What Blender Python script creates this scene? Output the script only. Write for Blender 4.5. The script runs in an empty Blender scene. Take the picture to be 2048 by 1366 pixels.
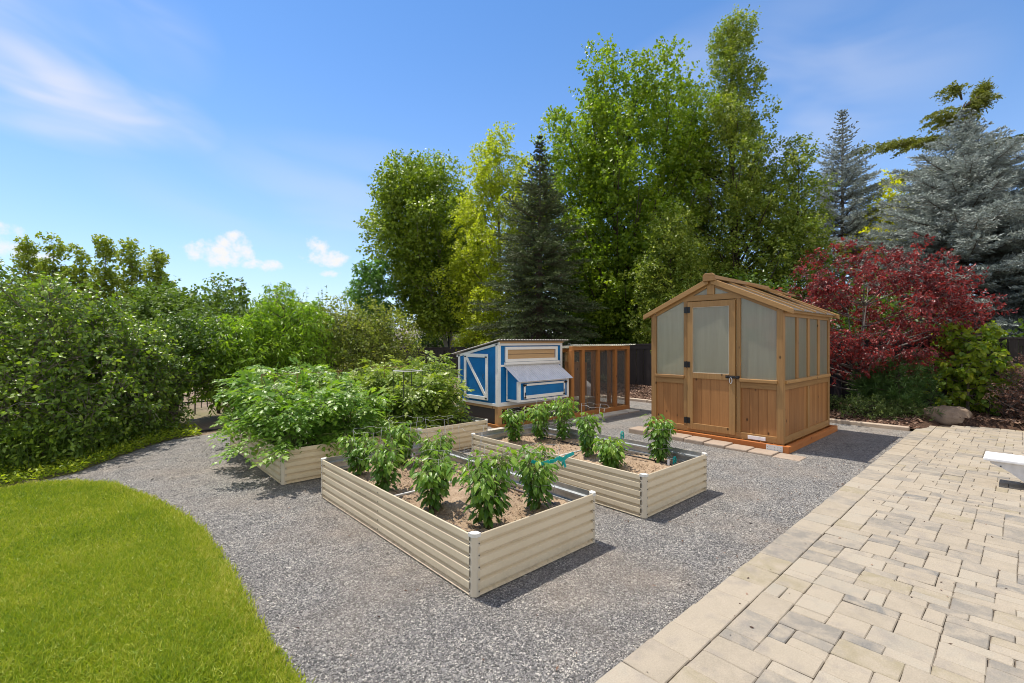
import bpy, math, random
import numpy as np
from mathutils import Vector, Matrix
C = bpy.context.scene
COL = C.collection
R = math.radians
# ------------------------------------------------------------------ camera
cam_d = bpy.data.cameras.new('camera'); cam = bpy.data.objects.new('camera', cam_d); COL.objects.link(cam)
cam_d.sensor_width = 36.0; cam_d.lens = 934.0/2048*36; cam_d.clip_end = 2000; cam_d.clip_start = 0.05
cam.location = (0, 0, 1.45)
cam.rotation_euler = (R(90), 0, R(47.74-90))
C.camera = cam
# ------------------------------------------------------------------ light
SUN_EL = 67.0; SUN_AZ = 102.0          # azimuth counted from +X towards +Y
sd = Vector((math.cos(R(SUN_EL))*math.cos(R(SUN_AZ)), math.cos(R(SUN_EL))*math.sin(R(SUN_AZ)), math.sin(R(SUN_EL))))
sun_d = bpy.data.lights.new('sun', 'SUN'); sun = bpy.data.objects.new('sun', sun_d); COL.objects.link(sun)
sun_d.energy = 3.5; sun_d.angle = R(0.5); sun_d.color = (1.0, 0.93, 0.82)
sun.rotation_euler = sd.to_track_quat('Z', 'Y').to_euler(); sun.location = (0, 0, 30)
# ------------------------------------------------------------------ sky
W = bpy.data.worlds.new('World'); C.world = W; W.use_nodes = True
wn = W.node_tree; wn.nodes.clear()
def nd(tree, typ, ins=(), **kw):
    n = tree.nodes.new(typ)
    for k, v in kw.items(): setattr(n, k, v)
    for k, v in dict(ins).items():
        if hasattr(v, 'is_output'): tree.links.new(v, n.inputs[k])
        else: n.inputs[k].default_value = v
    return n
def mth(tree, op, a, b=0.0, c=None, clamp=False):
    d = {0: a, 1: b}
    if c is not None: d[2] = c
    return nd(tree, 'ShaderNodeMath', d, operation=op, use_clamp=clamp).outputs[0]
def ramp(tree, fac, stops, interp='LINEAR'):
    n = tree.nodes.new('ShaderNodeValToRGB'); cr = n.color_ramp; cr.interpolation = interp
    while len(cr.elements) < len(stops): cr.elements.new(0.5)
    for e, (p, c) in zip(cr.elements, stops):
        e.position = p; e.color = (c[0], c[1], c[2], 1) if hasattr(c, '__len__') else (c, c, c, 1)
    tree.links.new(fac, n.inputs[0]); return n.outputs[0]
def mixc(tree, fac, a, b, typ='MIX'):
    n = tree.nodes.new('ShaderNodeMix'); n.data_type = 'RGBA'; n.blend_type = typ
    for i, v in ((0, fac), (6, a), (7, b)):
        if hasattr(v, 'is_output'): tree.links.new(v, n.inputs[i])
        else: n.inputs[i].default_value = v if i == 0 else (v[0], v[1], v[2], 1)
    return n.outputs[2]
sky = nd(wn, 'ShaderNodeTexSky', sky_type='NISHITA', sun_disc=False, sun_elevation=R(SUN_EL), sun_rotation=R(90-SUN_AZ),
         altitude=1500, air_density=1.0, dust_density=0.3, ozone_density=3.0)
tc = nd(wn, 'ShaderNodeTexCoord')
sep = nd(wn, 'ShaderNodeSeparateXYZ', {0: tc.outputs['Generated']})
az = mth(wn, 'MULTIPLY', mth(wn, 'ARCTAN2', sep.outputs[1], sep.outputs[0]), 57.2958)
el = mth(wn, 'MULTIPLY', mth(wn, 'ARCSINE', sep.outputs[2]), 57.2958)
v3 = nd(wn, 'ShaderNodeCombineXYZ', {0: az, 1: el, 2: 0.0}).outputs[0]
n1 = nd(wn, 'ShaderNodeTexNoise', {'Vector': v3, 'Scale': 0.55, 'Detail': 6.0, 'Roughness': 0.6}).outputs[0]
def blob(a0, e0, wa, we):
    x = mth(wn, 'DIVIDE', mth(wn, 'SUBTRACT', az, a0), wa)
    y = mth(wn, 'DIVIDE', mth(wn, 'SUBTRACT', el, e0), we)
    return mth(wn, 'SUBTRACT', 1.0, mth(wn, 'ADD', mth(wn, 'MULTIPLY', x, x), mth(wn, 'MULTIPLY', y, y)))
cum = None
for b in ((79.9, 9.0, 3.9, 1.5), (78.6, 10.2, 1.9, 1.7), (75.9, 8.2, 2.6, 0.8), (70.3, 10.3, 1.6, 1.8), (69.4, 9.4, 3.0, 1.2), (68.9, 7.7, 1.7, 0.5), (96.3, 8.4, 2.6, 2.2), (93.4, 7.3, 2, .8)):
    m = mth(wn, 'MAXIMUM', blob(*b), -1.0)
    cum = m if cum is None else mth(wn, 'MAXIMUM', cum, m)
cumm = mth(wn, 'ADD', cum, mth(wn, 'MULTIPLY', mth(wn, 'SUBTRACT', n1, 0.52), 3.2))
cumm = nd(wn, 'ShaderNodeMapRange', {0: cumm, 1: 0.1, 2: 1.1, 3: 0.0, 4: 1.0}, interpolation_type='SMOOTHSTEP').outputs[0]
v4 = nd(wn, 'ShaderNodeCombineXYZ', {0: mth(wn, 'MULTIPLY', az, 0.05), 1: mth(wn, 'MULTIPLY', mth(wn, 'SUBTRACT', el, mth(wn, 'MULTIPLY', az, 0.16)), 0.16), 2: 3.7}).outputs[0]
n2 = nd(wn, 'ShaderNodeTexNoise', {'Vector': v4, 'Scale': 1.3, 'Detail': 3.0, 'Roughness': 0.45, 'Distortion': 0.5}).outputs[0]
ci = None
for b in ((92.0, 20.5, 13, 4.2), (95, 27, 16, 8), (66, 16, 26, 7), (20, 24, 20, 10)):
    m = mth(wn, 'MAXIMUM', blob(*b), 0.0)
    m = mth(wn, 'MULTIPLY', m, (1.25, .6, .38, .5)[0 if ci is None else (1 if b[0] == 95 else (2 if b[0] == 66 else 3))])
    ci = m if ci is None else mth(wn, 'ADD', ci, m)
cirm = mth(wn, 'MULTIPLY', ci, nd(wn, 'ShaderNodeMapRange', {0: n2, 1: 0.28, 2: 0.78, 3: 0.0, 4: 0.75}, interpolation_type='SMOOTHSTEP').outputs[0], clamp=True)
skyc = nd(wn, 'ShaderNodeHueSaturation', {'Hue': 0.5, 'Saturation': 1.2, 'Value': 1.06, 'Fac': 1.0, 'Color': sky.outputs[0]}).outputs[0]
CL = 4.5
FILL_BANK = 5.4
hz = mth(wn, 'MULTIPLY', mth(wn, 'POWER', 2.718, mth(wn, 'DIVIDE', mth(wn, 'ABSOLUTE', el), -12.0)), 0.8)
skyc = mixc(wn, hz, skyc, (CL*.76, CL*.84, CL*1.02))
c1 = mixc(wn, cirm, skyc, (CL*.86, CL*.90, CL*1.02))
c2 = mixc(wn, cumm, c1, (CL*1.02, CL*1.02, CL*1.02))
bank = None          # added clouds, unseen behind the viewer, to fill the shade with warm light
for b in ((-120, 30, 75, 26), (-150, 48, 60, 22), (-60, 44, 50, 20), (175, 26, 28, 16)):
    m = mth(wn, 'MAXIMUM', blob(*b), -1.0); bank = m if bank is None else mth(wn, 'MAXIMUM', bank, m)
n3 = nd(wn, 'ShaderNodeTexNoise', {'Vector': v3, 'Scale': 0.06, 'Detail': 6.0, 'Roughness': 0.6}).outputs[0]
fill_bankm = nd(wn, 'ShaderNodeMapRange', {0: mth(wn, 'ADD', bank, mth(wn, 'MULTIPLY', mth(wn, 'SUBTRACT', n3, 0.5), 2.0)), 1: 0.0, 2: 0.6, 3: 0.0, 4: 0.95}, interpolation_type='SMOOTHSTEP').outputs[0]
c2 = mixc(wn, fill_bankm, c2, (FILL_BANK*1.06, FILL_BANK, FILL_BANK*.93))
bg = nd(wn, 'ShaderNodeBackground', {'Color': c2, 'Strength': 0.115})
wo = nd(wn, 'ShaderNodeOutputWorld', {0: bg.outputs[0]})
# ------------------------------------------------------------------ exposure
C.view_settings.view_transform = 'Standard'; C.view_settings.look = 'None'
C.view_settings.exposure = 0.85; C.view_settings.gamma = 1.0
C.render.engine = 'CYCLES'
C.cycles.use_denoising = True; C.cycles.filter_width = 1.0
C.cycles.max_bounces = 8; C.cycles.transparent_max_bounces = 12; C.cycles.caustics_reflective = False
C.cycles.sample_clamp_indirect = 6.0
# ================================================================== materials
MATS = {}
def newmat(name):
    m = bpy.data.materials.new(name); m.use_nodes = True; m.node_tree.nodes.clear(); MATS[name] = m; return m, m.node_tree
def finish(t, sh, disp=None):
    o = nd(t, 'ShaderNodeOutputMaterial', {0: sh})
def attr(t): return nd(t, 'ShaderNodeAttribute', attribute_name='var').outputs['Fac']
def objco(t, sc=(1, 1, 1)):
    tc = nd(t, 'ShaderNodeTexCoord'); mp = nd(t, 'ShaderNodeMapping', {'Vector': tc.outputs['Object'], 'Scale': sc}); return mp.outputs[0]
def geoco(t, sc=(1, 1, 1)):
    g = nd(t, 'ShaderNodeNewGeometry'); mp = nd(t, 'ShaderNodeMapping', {'Vector': g.outputs['Position'], 'Scale': sc}); return mp.outputs[0]
def noise(t, vec, scale, detail=4.0, rough=0.55, dist=0.0):
    return nd(t, 'ShaderNodeTexNoise', {'Vector': vec, 'Scale': scale, 'Detail': detail, 'Roughness': rough, 'Distortion': dist}).outputs[0]
def bump(t, h, strength=0.3, dist=0.01):
    return nd(t, 'ShaderNodeBump', {'Height': h, 'Strength': strength, 'Distance': dist}).outputs[0]
def princ(t, col, rough=0.6, metal=0.0, spec=0.4, normal=None):
    d = {'Roughness': rough, 'Metallic': metal, 'Specular IOR Level': spec}
    if hasattr(col, 'is_output'): d['Base Color'] = col
    else: d['Base Color'] = (col[0], col[1], col[2], 1)
    n = nd(t, 'ShaderNodeBsdfPrincipled', d)
    if normal is not None: t.links.new(normal, n.inputs['Normal'])
    return n.outputs[0]
def leafmat(name, stops, trans=0.35, rough=0.45, spec=0.45, tint=(1.35, 1.4, 0.55), wy=1.0):
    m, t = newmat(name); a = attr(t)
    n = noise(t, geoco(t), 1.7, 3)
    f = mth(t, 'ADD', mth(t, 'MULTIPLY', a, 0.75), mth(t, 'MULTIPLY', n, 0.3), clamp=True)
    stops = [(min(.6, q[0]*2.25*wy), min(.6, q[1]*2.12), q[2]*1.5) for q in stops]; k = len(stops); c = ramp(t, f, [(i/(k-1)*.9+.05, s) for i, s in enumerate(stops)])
    p = princ(t, c, rough, 0, spec)
    tr = nd(t, 'ShaderNodeBsdfTranslucent', {0: mixc(t, 1.0, c, tint, 'MULTIPLY')}).outputs[0]
    finish(t, nd(t, 'ShaderNodeMixShader', {0: min(.6, trans*1.35), 1: p, 2: tr}).outputs[0]); return m
def barkmat(name, c0, c1, sc=(8, 8, 2)):
    m, t = newmat(name); n = noise(t, objco(t, sc), 6, 5, 0.65)
    finish(t, princ(t, ramp(t, n, [(.3, c0), (.7, c1)]), .85, 0, .2, bump(t, n, .6, .02))); return m
def woodmat(name, c0, c1, rough=0.6, vertical=True, sc=1.0, spec=.3, knots=True):
    m, t = newmat(name); s = (30*sc, 30*sc, 1.4*sc) if vertical else (1.6*sc, 1.6*sc, 30*sc)
    co = objco(t, s); n = noise(t, co, 1.6, 5, .6, .6); n2 = noise(t, objco(t), 2.2, 3)
    a = attr(t)
    f = mth(t, 'ADD', mth(t, 'MULTIPLY', n, .55), mth(t, 'ADD', mth(t, 'MULTIPLY', a, .3), mth(t, 'MULTIPLY', n2, .25)))
    c = ramp(t, f, [(.25, c0), (.8, c1)])
    if knots:
        vo = nd(t, 'ShaderNodeTexVoronoi', {'Vector': objco(t, (5*sc, 5*sc, 3*sc)), 'Scale': 1.3, 'Randomness': 1.0}).outputs['Distance']
        c = mixc(t, ramp(t, vo, [(.05, 1.0), (.12, 0.0)]), c, tuple(x*.35 for x in c0))
    finish(t, princ(t, c, rough, 0, spec, bump(t, n, .25, .004))); return m
def paintmat(name, col, rough=.5, var=.12, spec=.4):
    m, t = newmat(name); n = noise(t, geoco(t), 3.5, 5, .6); n2 = noise(t, geoco(t), 60, 3)
    f = mth(t, 'ADD', mth(t, 'MULTIPLY', n, .7), mth(t, 'MULTIPLY', n2, .3))
    c = ramp(t, f, [(.3, tuple(x*(1-var) for x in col)), (.7, tuple(min(1, x*(1+var)) for x in col))])
    finish(t, princ(t, c, rough, 0, spec, bump(t, n2, .12, .003))); return m
def plain(name, col, rough=.5, metal=0., spec=.4):
    m, t = newmat(name); n = noise(t, objco(t), 14, 4)
    finish(t, princ(t, ramp(t, n, [(.3, tuple(x*.85 for x in col)), (.7, tuple(min(1, x*1.1) for x in col))]), rough, metal, spec)); return m

# ---- ground materials
def gravelmat(name, stones=False):
    m, t = newmat(name); co = geoco(t)
    if stones: v = attr(t)
    else:
        vo = nd(t, 'ShaderNodeTexVoronoi', {'Vector': co, 'Scale': 125.0, 'Randomness': 1.0}); v = nd(t, 'ShaderNodeSeparateColor', {0: vo.outputs['Color']}).outputs[0]
    c = ramp(t, v, [(0, (.09, .088, .086)), (.35, (.168, .163, .157)), (.7, (.28, .27, .255)), (.9, (.41, .39, .35)), (1, (.54, .51, .455))])
    big = noise(t, co, .9, 4, .6); c = mixc(t, ramp(t, big, [(.44, 0.0), (.70, .5)]), c, (.30, .25, .20))
    med = noise(t, co, 4.5, 4, .6); c = mixc(t, 1.0, c, ramp(t, med, [(.3, (.82, .82, .84)), (.7, (1.14, 1.13, 1.12))]), 'MULTIPLY')
    if stones: sh = princ(t, c, .75, 0, .35)
    else: sh = princ(t, c, .85, 0, .2, bump(t, vo.outputs['Distance'], .9, .012))
    finish(t, sh); return m
gravelmat('gravel'); gravelmat('pebble', True)
def groundmat():
    m, t = newmat('dirt'); co = geoco(t); n = noise(t, co, 1.2, 6, .65); n2 = noise(t, co, 18, 5, .7)
    f = mth(t, 'ADD', mth(t, 'MULTIPLY', n, .5), mth(t, 'MULTIPLY', n2, .5))
    c = ramp(t, f, [(.3, (.12, .085, .06)), (.55, (.24, .18, .13)), (.75, (.38, .30, .23))])
    far = noise(t, co, .25, 4); c = mixc(t, ramp(t, far, [(.45, 0.0), (.6, .5)]), c, (.16, .17, .06))
    finish(t, princ(t, c, .9, 0, .15, bump(t, n2, .7, .03)))
groundmat()
def soilmat():
    m, t = newmat('soil'); co = geoco(t); n = noise(t, co, 7, 6, .7); n2 = noise(t, co, 55, 5, .7)
    f = mth(t, 'ADD', mth(t, 'MULTIPLY', n, .5), mth(t, 'MULTIPLY', n2, .5))
    c = ramp(t, f, [(.32, (.17, .115, .075)), (.5, (.38, .275, .185)), (.68, (.54, .41, .29))])
    finish(t, princ(t, c, .95, 0, .1, bump(t, n2, 1.0, .02)))
soilmat()
def mulchmat():
    m, t = newmat('mulch'); a = noise(t, geoco(t), 45, 5, .7)
    c = ramp(t, a, [(.3, (.03, .018, .012)), (.55, (.10, .058, .038)), (.75, (.22, .14, .10))])
    finish(t, princ(t, c, .9, 0, .15, bump(t, a, 1.0, .03)))
    m, t = newmat('mulch_chip'); c = ramp(t, attr(t), [(0, (.035, .02, .014)), (.6, (.13, .07, .045)), (1, (.32, .22, .16))]); finish(t, princ(t, c, .85, 0, .2))
mulchmat()
def lawnmat():
    m, t = newmat('turf'); n = noise(t, geoco(t), 6, 4); finish(t, princ(t, ramp(t, n, [(.3, (.05, .075, .012)), (.7, (.09, .12, .02))]), .9, 0, .1))
lawnmat()
def grassmat():
    m, t = newmat('grass_blade'); a = attr(t); n = noise(t, geoco(t), .9, 4, .6); n2 = noise(t, geoco(t), 5, 3)
    f = mth(t, 'ADD', mth(t, 'MULTIPLY', a, .4), mth(t, 'ADD', mth(t, 'MULTIPLY', n, .55), mth(t, 'MULTIPLY', n2, .2)), clamp=True)
    c = ramp(t, f, [(.22, (.10, .185, .02)), (.45, (.22, .315, .024)), (.66, (.37, .42, .037)), (.92, (.60, .54, .15))])
    p = princ(t, c, .5, 0, .25); tr = nd(t, 'ShaderNodeBsdfTranslucent', {0: mixc(t, 1.0, c, (1.2, 1.25, .6), 'MULTIPLY')}).outputs[0]
    finish(t, nd(t, 'ShaderNodeMixShader', {0: .35, 1: p, 2: tr}).outputs[0])
grassmat()
def pavermat():
    m, t = newmat('paver'); a = attr(t); co = geoco(t)
    c = ramp(t, a, [(0, (.30, .258, .198)), (.22, (.245, .221, .185)), (.36, (.33, .284, .218)), (.55, (.215, .196, .167)), (.66, (.345, .304, .24)), (.80, (.275, .236, .16)), (.90, (.305, .273, .22)), (.97, (.18, .171, .155))], 'CONSTANT')
    off = nd(t, 'ShaderNodeCombineXYZ', {0: mth(t, 'MULTIPLY', a, 37.0), 1: mth(t, 'MULTIPLY', a, 91.0), 2: 0.0}).outputs[0]
    co2 = nd(t, 'ShaderNodeVectorMath', {0: co, 1: off}, operation='ADD').outputs[0]
    n = noise(t, co2, 9, 5, .65, .4); n2 = noise(t, co, 160, 3, .7)
    c = mixc(t, ramp(t, n, [(.38, .75), (.62, 0.0)]), c, (.355, .303, .234))
    c = mixc(t, ramp(t, noise(t, co2, 6, 4, .6), [(.54, 0.0), (.75, .6)]), c, (.215, .192, .172))
    c = mixc(t, 1.0, c, ramp(t, n2, [(.3, (.86, .86, .86)), (.7, (1.1, 1.1, 1.1))]), 'MULTIPLY')
    finish(t, princ(t, c, .85, 0, .25, bump(t, mth(t, 'ADD', n, mth(t, 'MULTIPLY', n2, .6)), .35, .006)))
    m, t = newmat('joint_sand'); n = noise(t, geoco(t), 40, 4); finish(t, princ(t, ramp(t, n, [(.3, (.10, .08, .06)), (.7, (.24, .20, .16))]), .95, 0, .1))
pavermat()
def concmat(name, c0, c1):
    m, t = newmat(name); co = geoco(t); n = noise(t, co, 6, 5, .65); n2 = noise(t, co, 120, 4, .7)
    c = ramp(t, mth(t, 'ADD', mth(t, 'MULTIPLY', n, .6), mth(t, 'MULTIPLY', n2, .4)), [(.3, c0), (.7, c1)])
    finish(t, princ(t, c, .9, 0, .2, bump(t, mth(t, 'ADD', n, n2), .5, .01)))
concmat('edging', (.34, .27, .21), (.50, .41, .32)); concmat('block_tan', (.27, .205, .155), (.40, .32, .25))
concmat('slab', (.42, .38, .33), (.55, .51, .45)); concmat('rock', (.17, .12, .085), (.40, .305, .225)); concmat('rock_grey', (.3, .28, .26), (.5, .47, .44))
# ---- objects
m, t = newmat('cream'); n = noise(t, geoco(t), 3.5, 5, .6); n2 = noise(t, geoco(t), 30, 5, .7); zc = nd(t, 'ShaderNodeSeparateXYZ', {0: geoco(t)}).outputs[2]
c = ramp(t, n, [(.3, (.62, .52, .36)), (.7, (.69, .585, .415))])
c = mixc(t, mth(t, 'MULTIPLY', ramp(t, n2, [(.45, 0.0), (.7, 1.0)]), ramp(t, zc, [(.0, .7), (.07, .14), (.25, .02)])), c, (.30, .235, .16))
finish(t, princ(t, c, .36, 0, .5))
paintmat('cream_post', (.55, .485, .38), .4, .05)
m, t = newmat('galvanised'); n = noise(t, geoco(t), 12, 5, .6); finish(t, princ(t, ramp(t, n, [(.3, (.36, .38, .39)), (.7, (.56, .58, .59))]), .42, .75, .5))
plain('cap_white', (.66, .64, .59), .45); plain('screw', (.05, .045, .04), .6)
woodmat('cedar', (.215, .112, .04), (.435, .25, .095), .55); woodmat('cedar_h', (.215, .112, .04), (.435, .25, .095), .55, False)
woodmat('cedar_panel', (.22, .095, .03), (.42, .20, .07), .5)
woodmat('skid', (.30, .085, .02), (.50, .19, .055), .5, False)
woodmat('pine', (.36, .19, .07), (.58, .35, .16), .55); woodmat('pine_h', (.38, .22, .10), (.60, .40, .21), .55, False)
woodmat('stained', (.26, .10, .028), (.46, .205, .065), .5); woodmat('stained_h', (.26, .10, .028), (.46, .205, .065), .5, False)
woodmat('grey_wood', (.26, .22, .17), (.42, .37, .30), .8, False); woodmat('fence_wood', (.026, .021, .020), (.052, .043, .041), .75, knots=False)
paintmat('blue', (.004, .15, .40), .55, .22, .35); paintmat('white_trim', (.82, .81, .77), .5, .05)
m, t = newmat('tin'); n = noise(t, geoco(t), 8, 4); finish(t, princ(t, ramp(t, n, [(.3, (.58, .58, .60)), (.7, (.72, .72, .74))]), .5, .25, .5))
plain('tin_old', (.42, .39, .36), .55, .4); plain('black', (.012, .012, .013), .4); plain('wire', (.36, .355, .34), .45, .5); plain('wire_dark', (.03, .035, .03), .5)
plain('rust', (.16, .055, .025), .8); plain('teal', (.0, .33, .30), .45); plain('white_plastic', (.82, .82, .82), .35); plain('plate', (.66, .66, .65), .4, .3)
plain('hose', (.075, .055, .05), .55); plain('hose_black', (.015, .014, .014), .5); plain('rod', (.62, .61, .58), .5); plain('bench_white', (.84, .84, .84), .35); plain('bench_stand', (.62, .60, .58), .45)
m, t = newmat('mesh_wire'); tr = nd(t, 'ShaderNodeBsdfTransparent'); p = princ(t, (.16, .155, .15), .7, .2); finish(t, nd(t, 'ShaderNodeMixShader', {0: .22, 1: tr.outputs[0], 2: p}).outputs[0])
m, t = newmat('mesh_skirt'); tr = nd(t, 'ShaderNodeBsdfTransparent'); p = princ(t, (.07, .062, .06), .8, 0); finish(t, nd(t, 'ShaderNodeMixShader', {0: .85, 1: tr.outputs[0], 2: p}).outputs[0])
def polymat(name, k, tps=.28):
    m, t = newmat(name); co = objco(t)
    wv = nd(t, 'ShaderNodeTexWave', {'Vector': co, 'Scale': 14.0, 'Distortion': 0.0}, wave_type='BANDS', bands_direction='DIAGONAL').outputs[0]
    rf = nd(t, 'ShaderNodeBsdfRefraction', {'Color': (.92, .93, .86, 1), 'Roughness': .26, 'IOR': 1.10}).outputs[0]
    tp = nd(t, 'ShaderNodeBsdfTransparent', {0: (.8, .82, .78, 1)}).outputs[0]
    tl = nd(t, 'ShaderNodeBsdfTranslucent', {0: (.90, .87, .68, 1)}).outputs[0]
    df = nd(t, 'ShaderNodeBsdfDiffuse', {0: (.76, .73, .57, 1)}).outputs[0]
    gl = nd(t, 'ShaderNodeBsdfGlossy', {0: (.9, .9, .9, 1), 1: .22}).outputs[0]
    a = nd(t, 'ShaderNodeMixShader', {0: tps, 1: rf, 2: tp}).outputs[0]
    d = nd(t, 'ShaderNodeMixShader', {0: .5, 1: tl, 2: df}).outputs[0]
    st = noise(t, objco(t, (9, 9, .7)), 2.0, 4, .6); b = nd(t, 'ShaderNodeMixShader', {0: ramp(t, st, [(.3, k*.92), (.7, min(1, k*1.07))]), 1: a, 2: d}).outputs[0]
    fr = nd(t, 'ShaderNodeFresnel', {0: 1.5}).outputs[0]
    finish(t, nd(t, 'ShaderNodeMixShader', {0: fr, 1: b, 2: gl}).outputs[0])
polymat('poly', .46, .28); polymat('poly_roof', .38, .75)
concmat('shingle', (.16, .13, .115), (.33, .29, .26)); paintmat('house_wall', (.36, .30, .25), .8, .1)
barkmat('bark_grey', (.10, .085, .07), (.26, .22, .18)); barkmat('bark_dark', (.035, .028, .022), (.11, .085, .065)); barkmat('bark_pale', (.30, .26, .21), (.46, .41, .35)); barkmat('bark_maple', (.08, .065, .06), (.20, .175, .16))
barkmat('bark_spruce', (.06, .045, .035), (.16, .12, .095)); plain('stem', (.14, .17, .05), .6); plain('stem_brown', (.17, .12, .07), .7)
leafmat('leaf_oak', [(.022, .045, .010), (.048, .087, .016), (.095, .15, .025), (.175, .235, .045)], .28, .36, .6)
leafmat('leaf_poplar', [(.065, .10, .018), (.115, .155, .028), (.175, .21, .04)], .3, .45)
leafmat('leaf_hill', [(.03, .06, .014), (.055, .095, .022), (.085, .13, .032)], .25, .5)
leafmat('leaf_peach', [(.04, .085, .01), (.078, .145, .014), (.12, .195, .02), (.17, .235, .035)], .35, .38, .5)
leafmat('leaf_olive', [(.035, .055, .012), (.068, .098, .022), (.12, .15, .035), (.19, .195, .055)], .3, .45)
leafmat('leaf_dark', [(.02, .042, .01), (.038, .072, .014), (.062, .10, .02)], .25, .4)
leafmat('leaf_sycamore', [(.042, .075, .012), (.085, .13, .018), (.15, .195, .028)], .3, .4, .5)
leafmat('leaf_gold', [(0.0946, 0.1333, 0.0138), (0.1634, 0.2021, 0.0206), (0.2494, 0.2795, 0.0301)], .34, .45)
leafmat('leaf_maple', [(.04, .08, .01), (.08, .13, .014), (.15, .20, .022)], .32, .42)
leafmat('leaf_pear', [(.04, .07, .014), (.07, .11, .02), (.115, .15, .03), (.18, .20, .05)], .27, .4, .45)
leafmat('leaf_yellow', [(0.2064, 0.215, 0.0129), (0.3096, 0.301, 0.0172), (0.4128, 0.3784, 0.0258)], .42, .45)
leafmat('leaf_red', [(.032, .007, .010), (.08, .011, .016), (.165, .018, .024), (.29, .042, .041)], .3, .4, .45, (1.3, .7, .7), wy=.72)
leafmat('leaf_lilac', [(.03, .065, .012), (.065, .115, .018), (.13, .175, .025), (.24, .255, .04)], .4, .4)
leafmat('leaf_barberry', [(.05, .022, .021), (.095, .04, .04), (.18, .10, .095)], .25, .5, .4, (1.2, .9, .8), wy=.8)
leafmat('leaf_locust', [(.03, .075, .025), (.055, .12, .04), (.09, .16, .06)], .35, .45)
leafmat('needle_dark', [(0.012, 0.0206, 0.0095), (0.0224, 0.037, 0.0172), (0.043, 0.0602, 0.031), (0.0731, 0.0903, 0.0559)], .12, .5, .4, (1.2, 1.2, .8), wy=.95)
leafmat('needle_blue', [(.072, .086, .118), (.12, .142, .19), (.178, .203, .265), (.23, .26, .335)], .12, .5, .4, (1, 1, 1), wy=.95)
leafmat('needle_cedar', [(.035, .05, .012), (.075, .09, .02), (.13, .14, .034)], .2, .5)
leafmat('needle_mugo', [(.018, .035, .010), (.035, .06, .016), (.065, .085, .022)], .15, .5, wy=.7)
leafmat('leaf_pepper', [(.018, .05, .011), (.036, .088, .016), (.07, .135, .022), (.135, .205, .042)], .3, .4, .45)
leafmat('leaf_tomato', [(.022, .058, .014), (.045, .10, .02), (.08, .15, .028), (.15, .215, .045)], .32, .4, .5)
leafmat('leaf_tomato_warm', [(.03, .06, .014), (.06, .105, .02), (.10, .15, .028), (.18, .205, .045)], .32, .4, .5)
leafmat('leaf_cover', [(.02, .04, .014), (.045, .075, .025), (.10, .13, .05)], .2, .5)
leafmat('weed', [(.06, .10, .012), (.13, .18, .018), (.24, .27, .03)], .35, .5)
# ================================================================== builders
rng = np.random.default_rng(11); random.seed(4)
ROOTLOC = {}
def tag(o, label=None, cat=None, group=None, kind=None):
    if label: o['label'] = label
    if cat: o['category'] = cat
    if group: o['group'] = group
    if kind: o['kind'] = kind
    return o
def thing(name, loc, label, cat, group=None, rz=0.0):
    o = bpy.data.objects.new(name, None); o.empty_display_size = .1; COL.objects.link(o); o.location = loc; o.rotation_euler = (0, 0, rz)
    return tag(o, label, cat, group)
def wloc(o):
    v = Vector((0, 0, 0))
    while o is not None: v += o.location; o = o.parent
    return v
def mesh_obj(name, V, F, mats, parent=None, mi=None, var=None, loc=None, smooth=False, local=False):
    """V (n,3) array; F list of faces or (m,3) array. Coordinates are world unless local."""
    V = np.asarray(V, dtype=np.float64).reshape(-1, 3)
    me = bpy.data.meshes.new(name)
    off = Vector(loc) if loc is not None else Vector((0, 0, 0))
    if not local:
        base = off + (wloc(parent) if parent is not None else Vector((0, 0, 0)))
        V = V - np.array(base)
    if isinstance(F, np.ndarray):
        n = len(F); k = F.shape[1]
        me.vertices.add(len(V)); me.vertices.foreach_set('co', V.astype(np.float32).ravel())
        me.loops.add(n*k); me.loops.foreach_set('vertex_index', F.astype(np.int32).ravel())
        me.polygons.add(n); me.polygons.foreach_set('loop_start', np.arange(0, n*k, k, dtype=np.int32))
        try: me.polygons.foreach_set('loop_total', np.full(n, k, dtype=np.int32))
        except Exception: pass
    else: me.from_pydata(V.tolist(), [], F)
    if not isinstance(mats, (list, tuple)): mats = [mats]
    for x in mats: me.materials.append(MATS[x])
    if mi is not None: me.polygons.foreach_set('material_index', np.asarray(mi, dtype=np.int32))
    if var is not None:
        a = me.attributes.new('var', 'FLOAT', 'POINT'); a.data.foreach_set('value', np.asarray(var, dtype=np.float32))
    me.polygons.foreach_set('use_smooth', np.full(len(me.polygons), bool(smooth)))
    me.update(calc_edges=True); me.validate()
    o = bpy.data.objects.new(name, me); COL.objects.link(o)
    if parent is not None: o.parent = parent
    o.location = off
    return o
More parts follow.
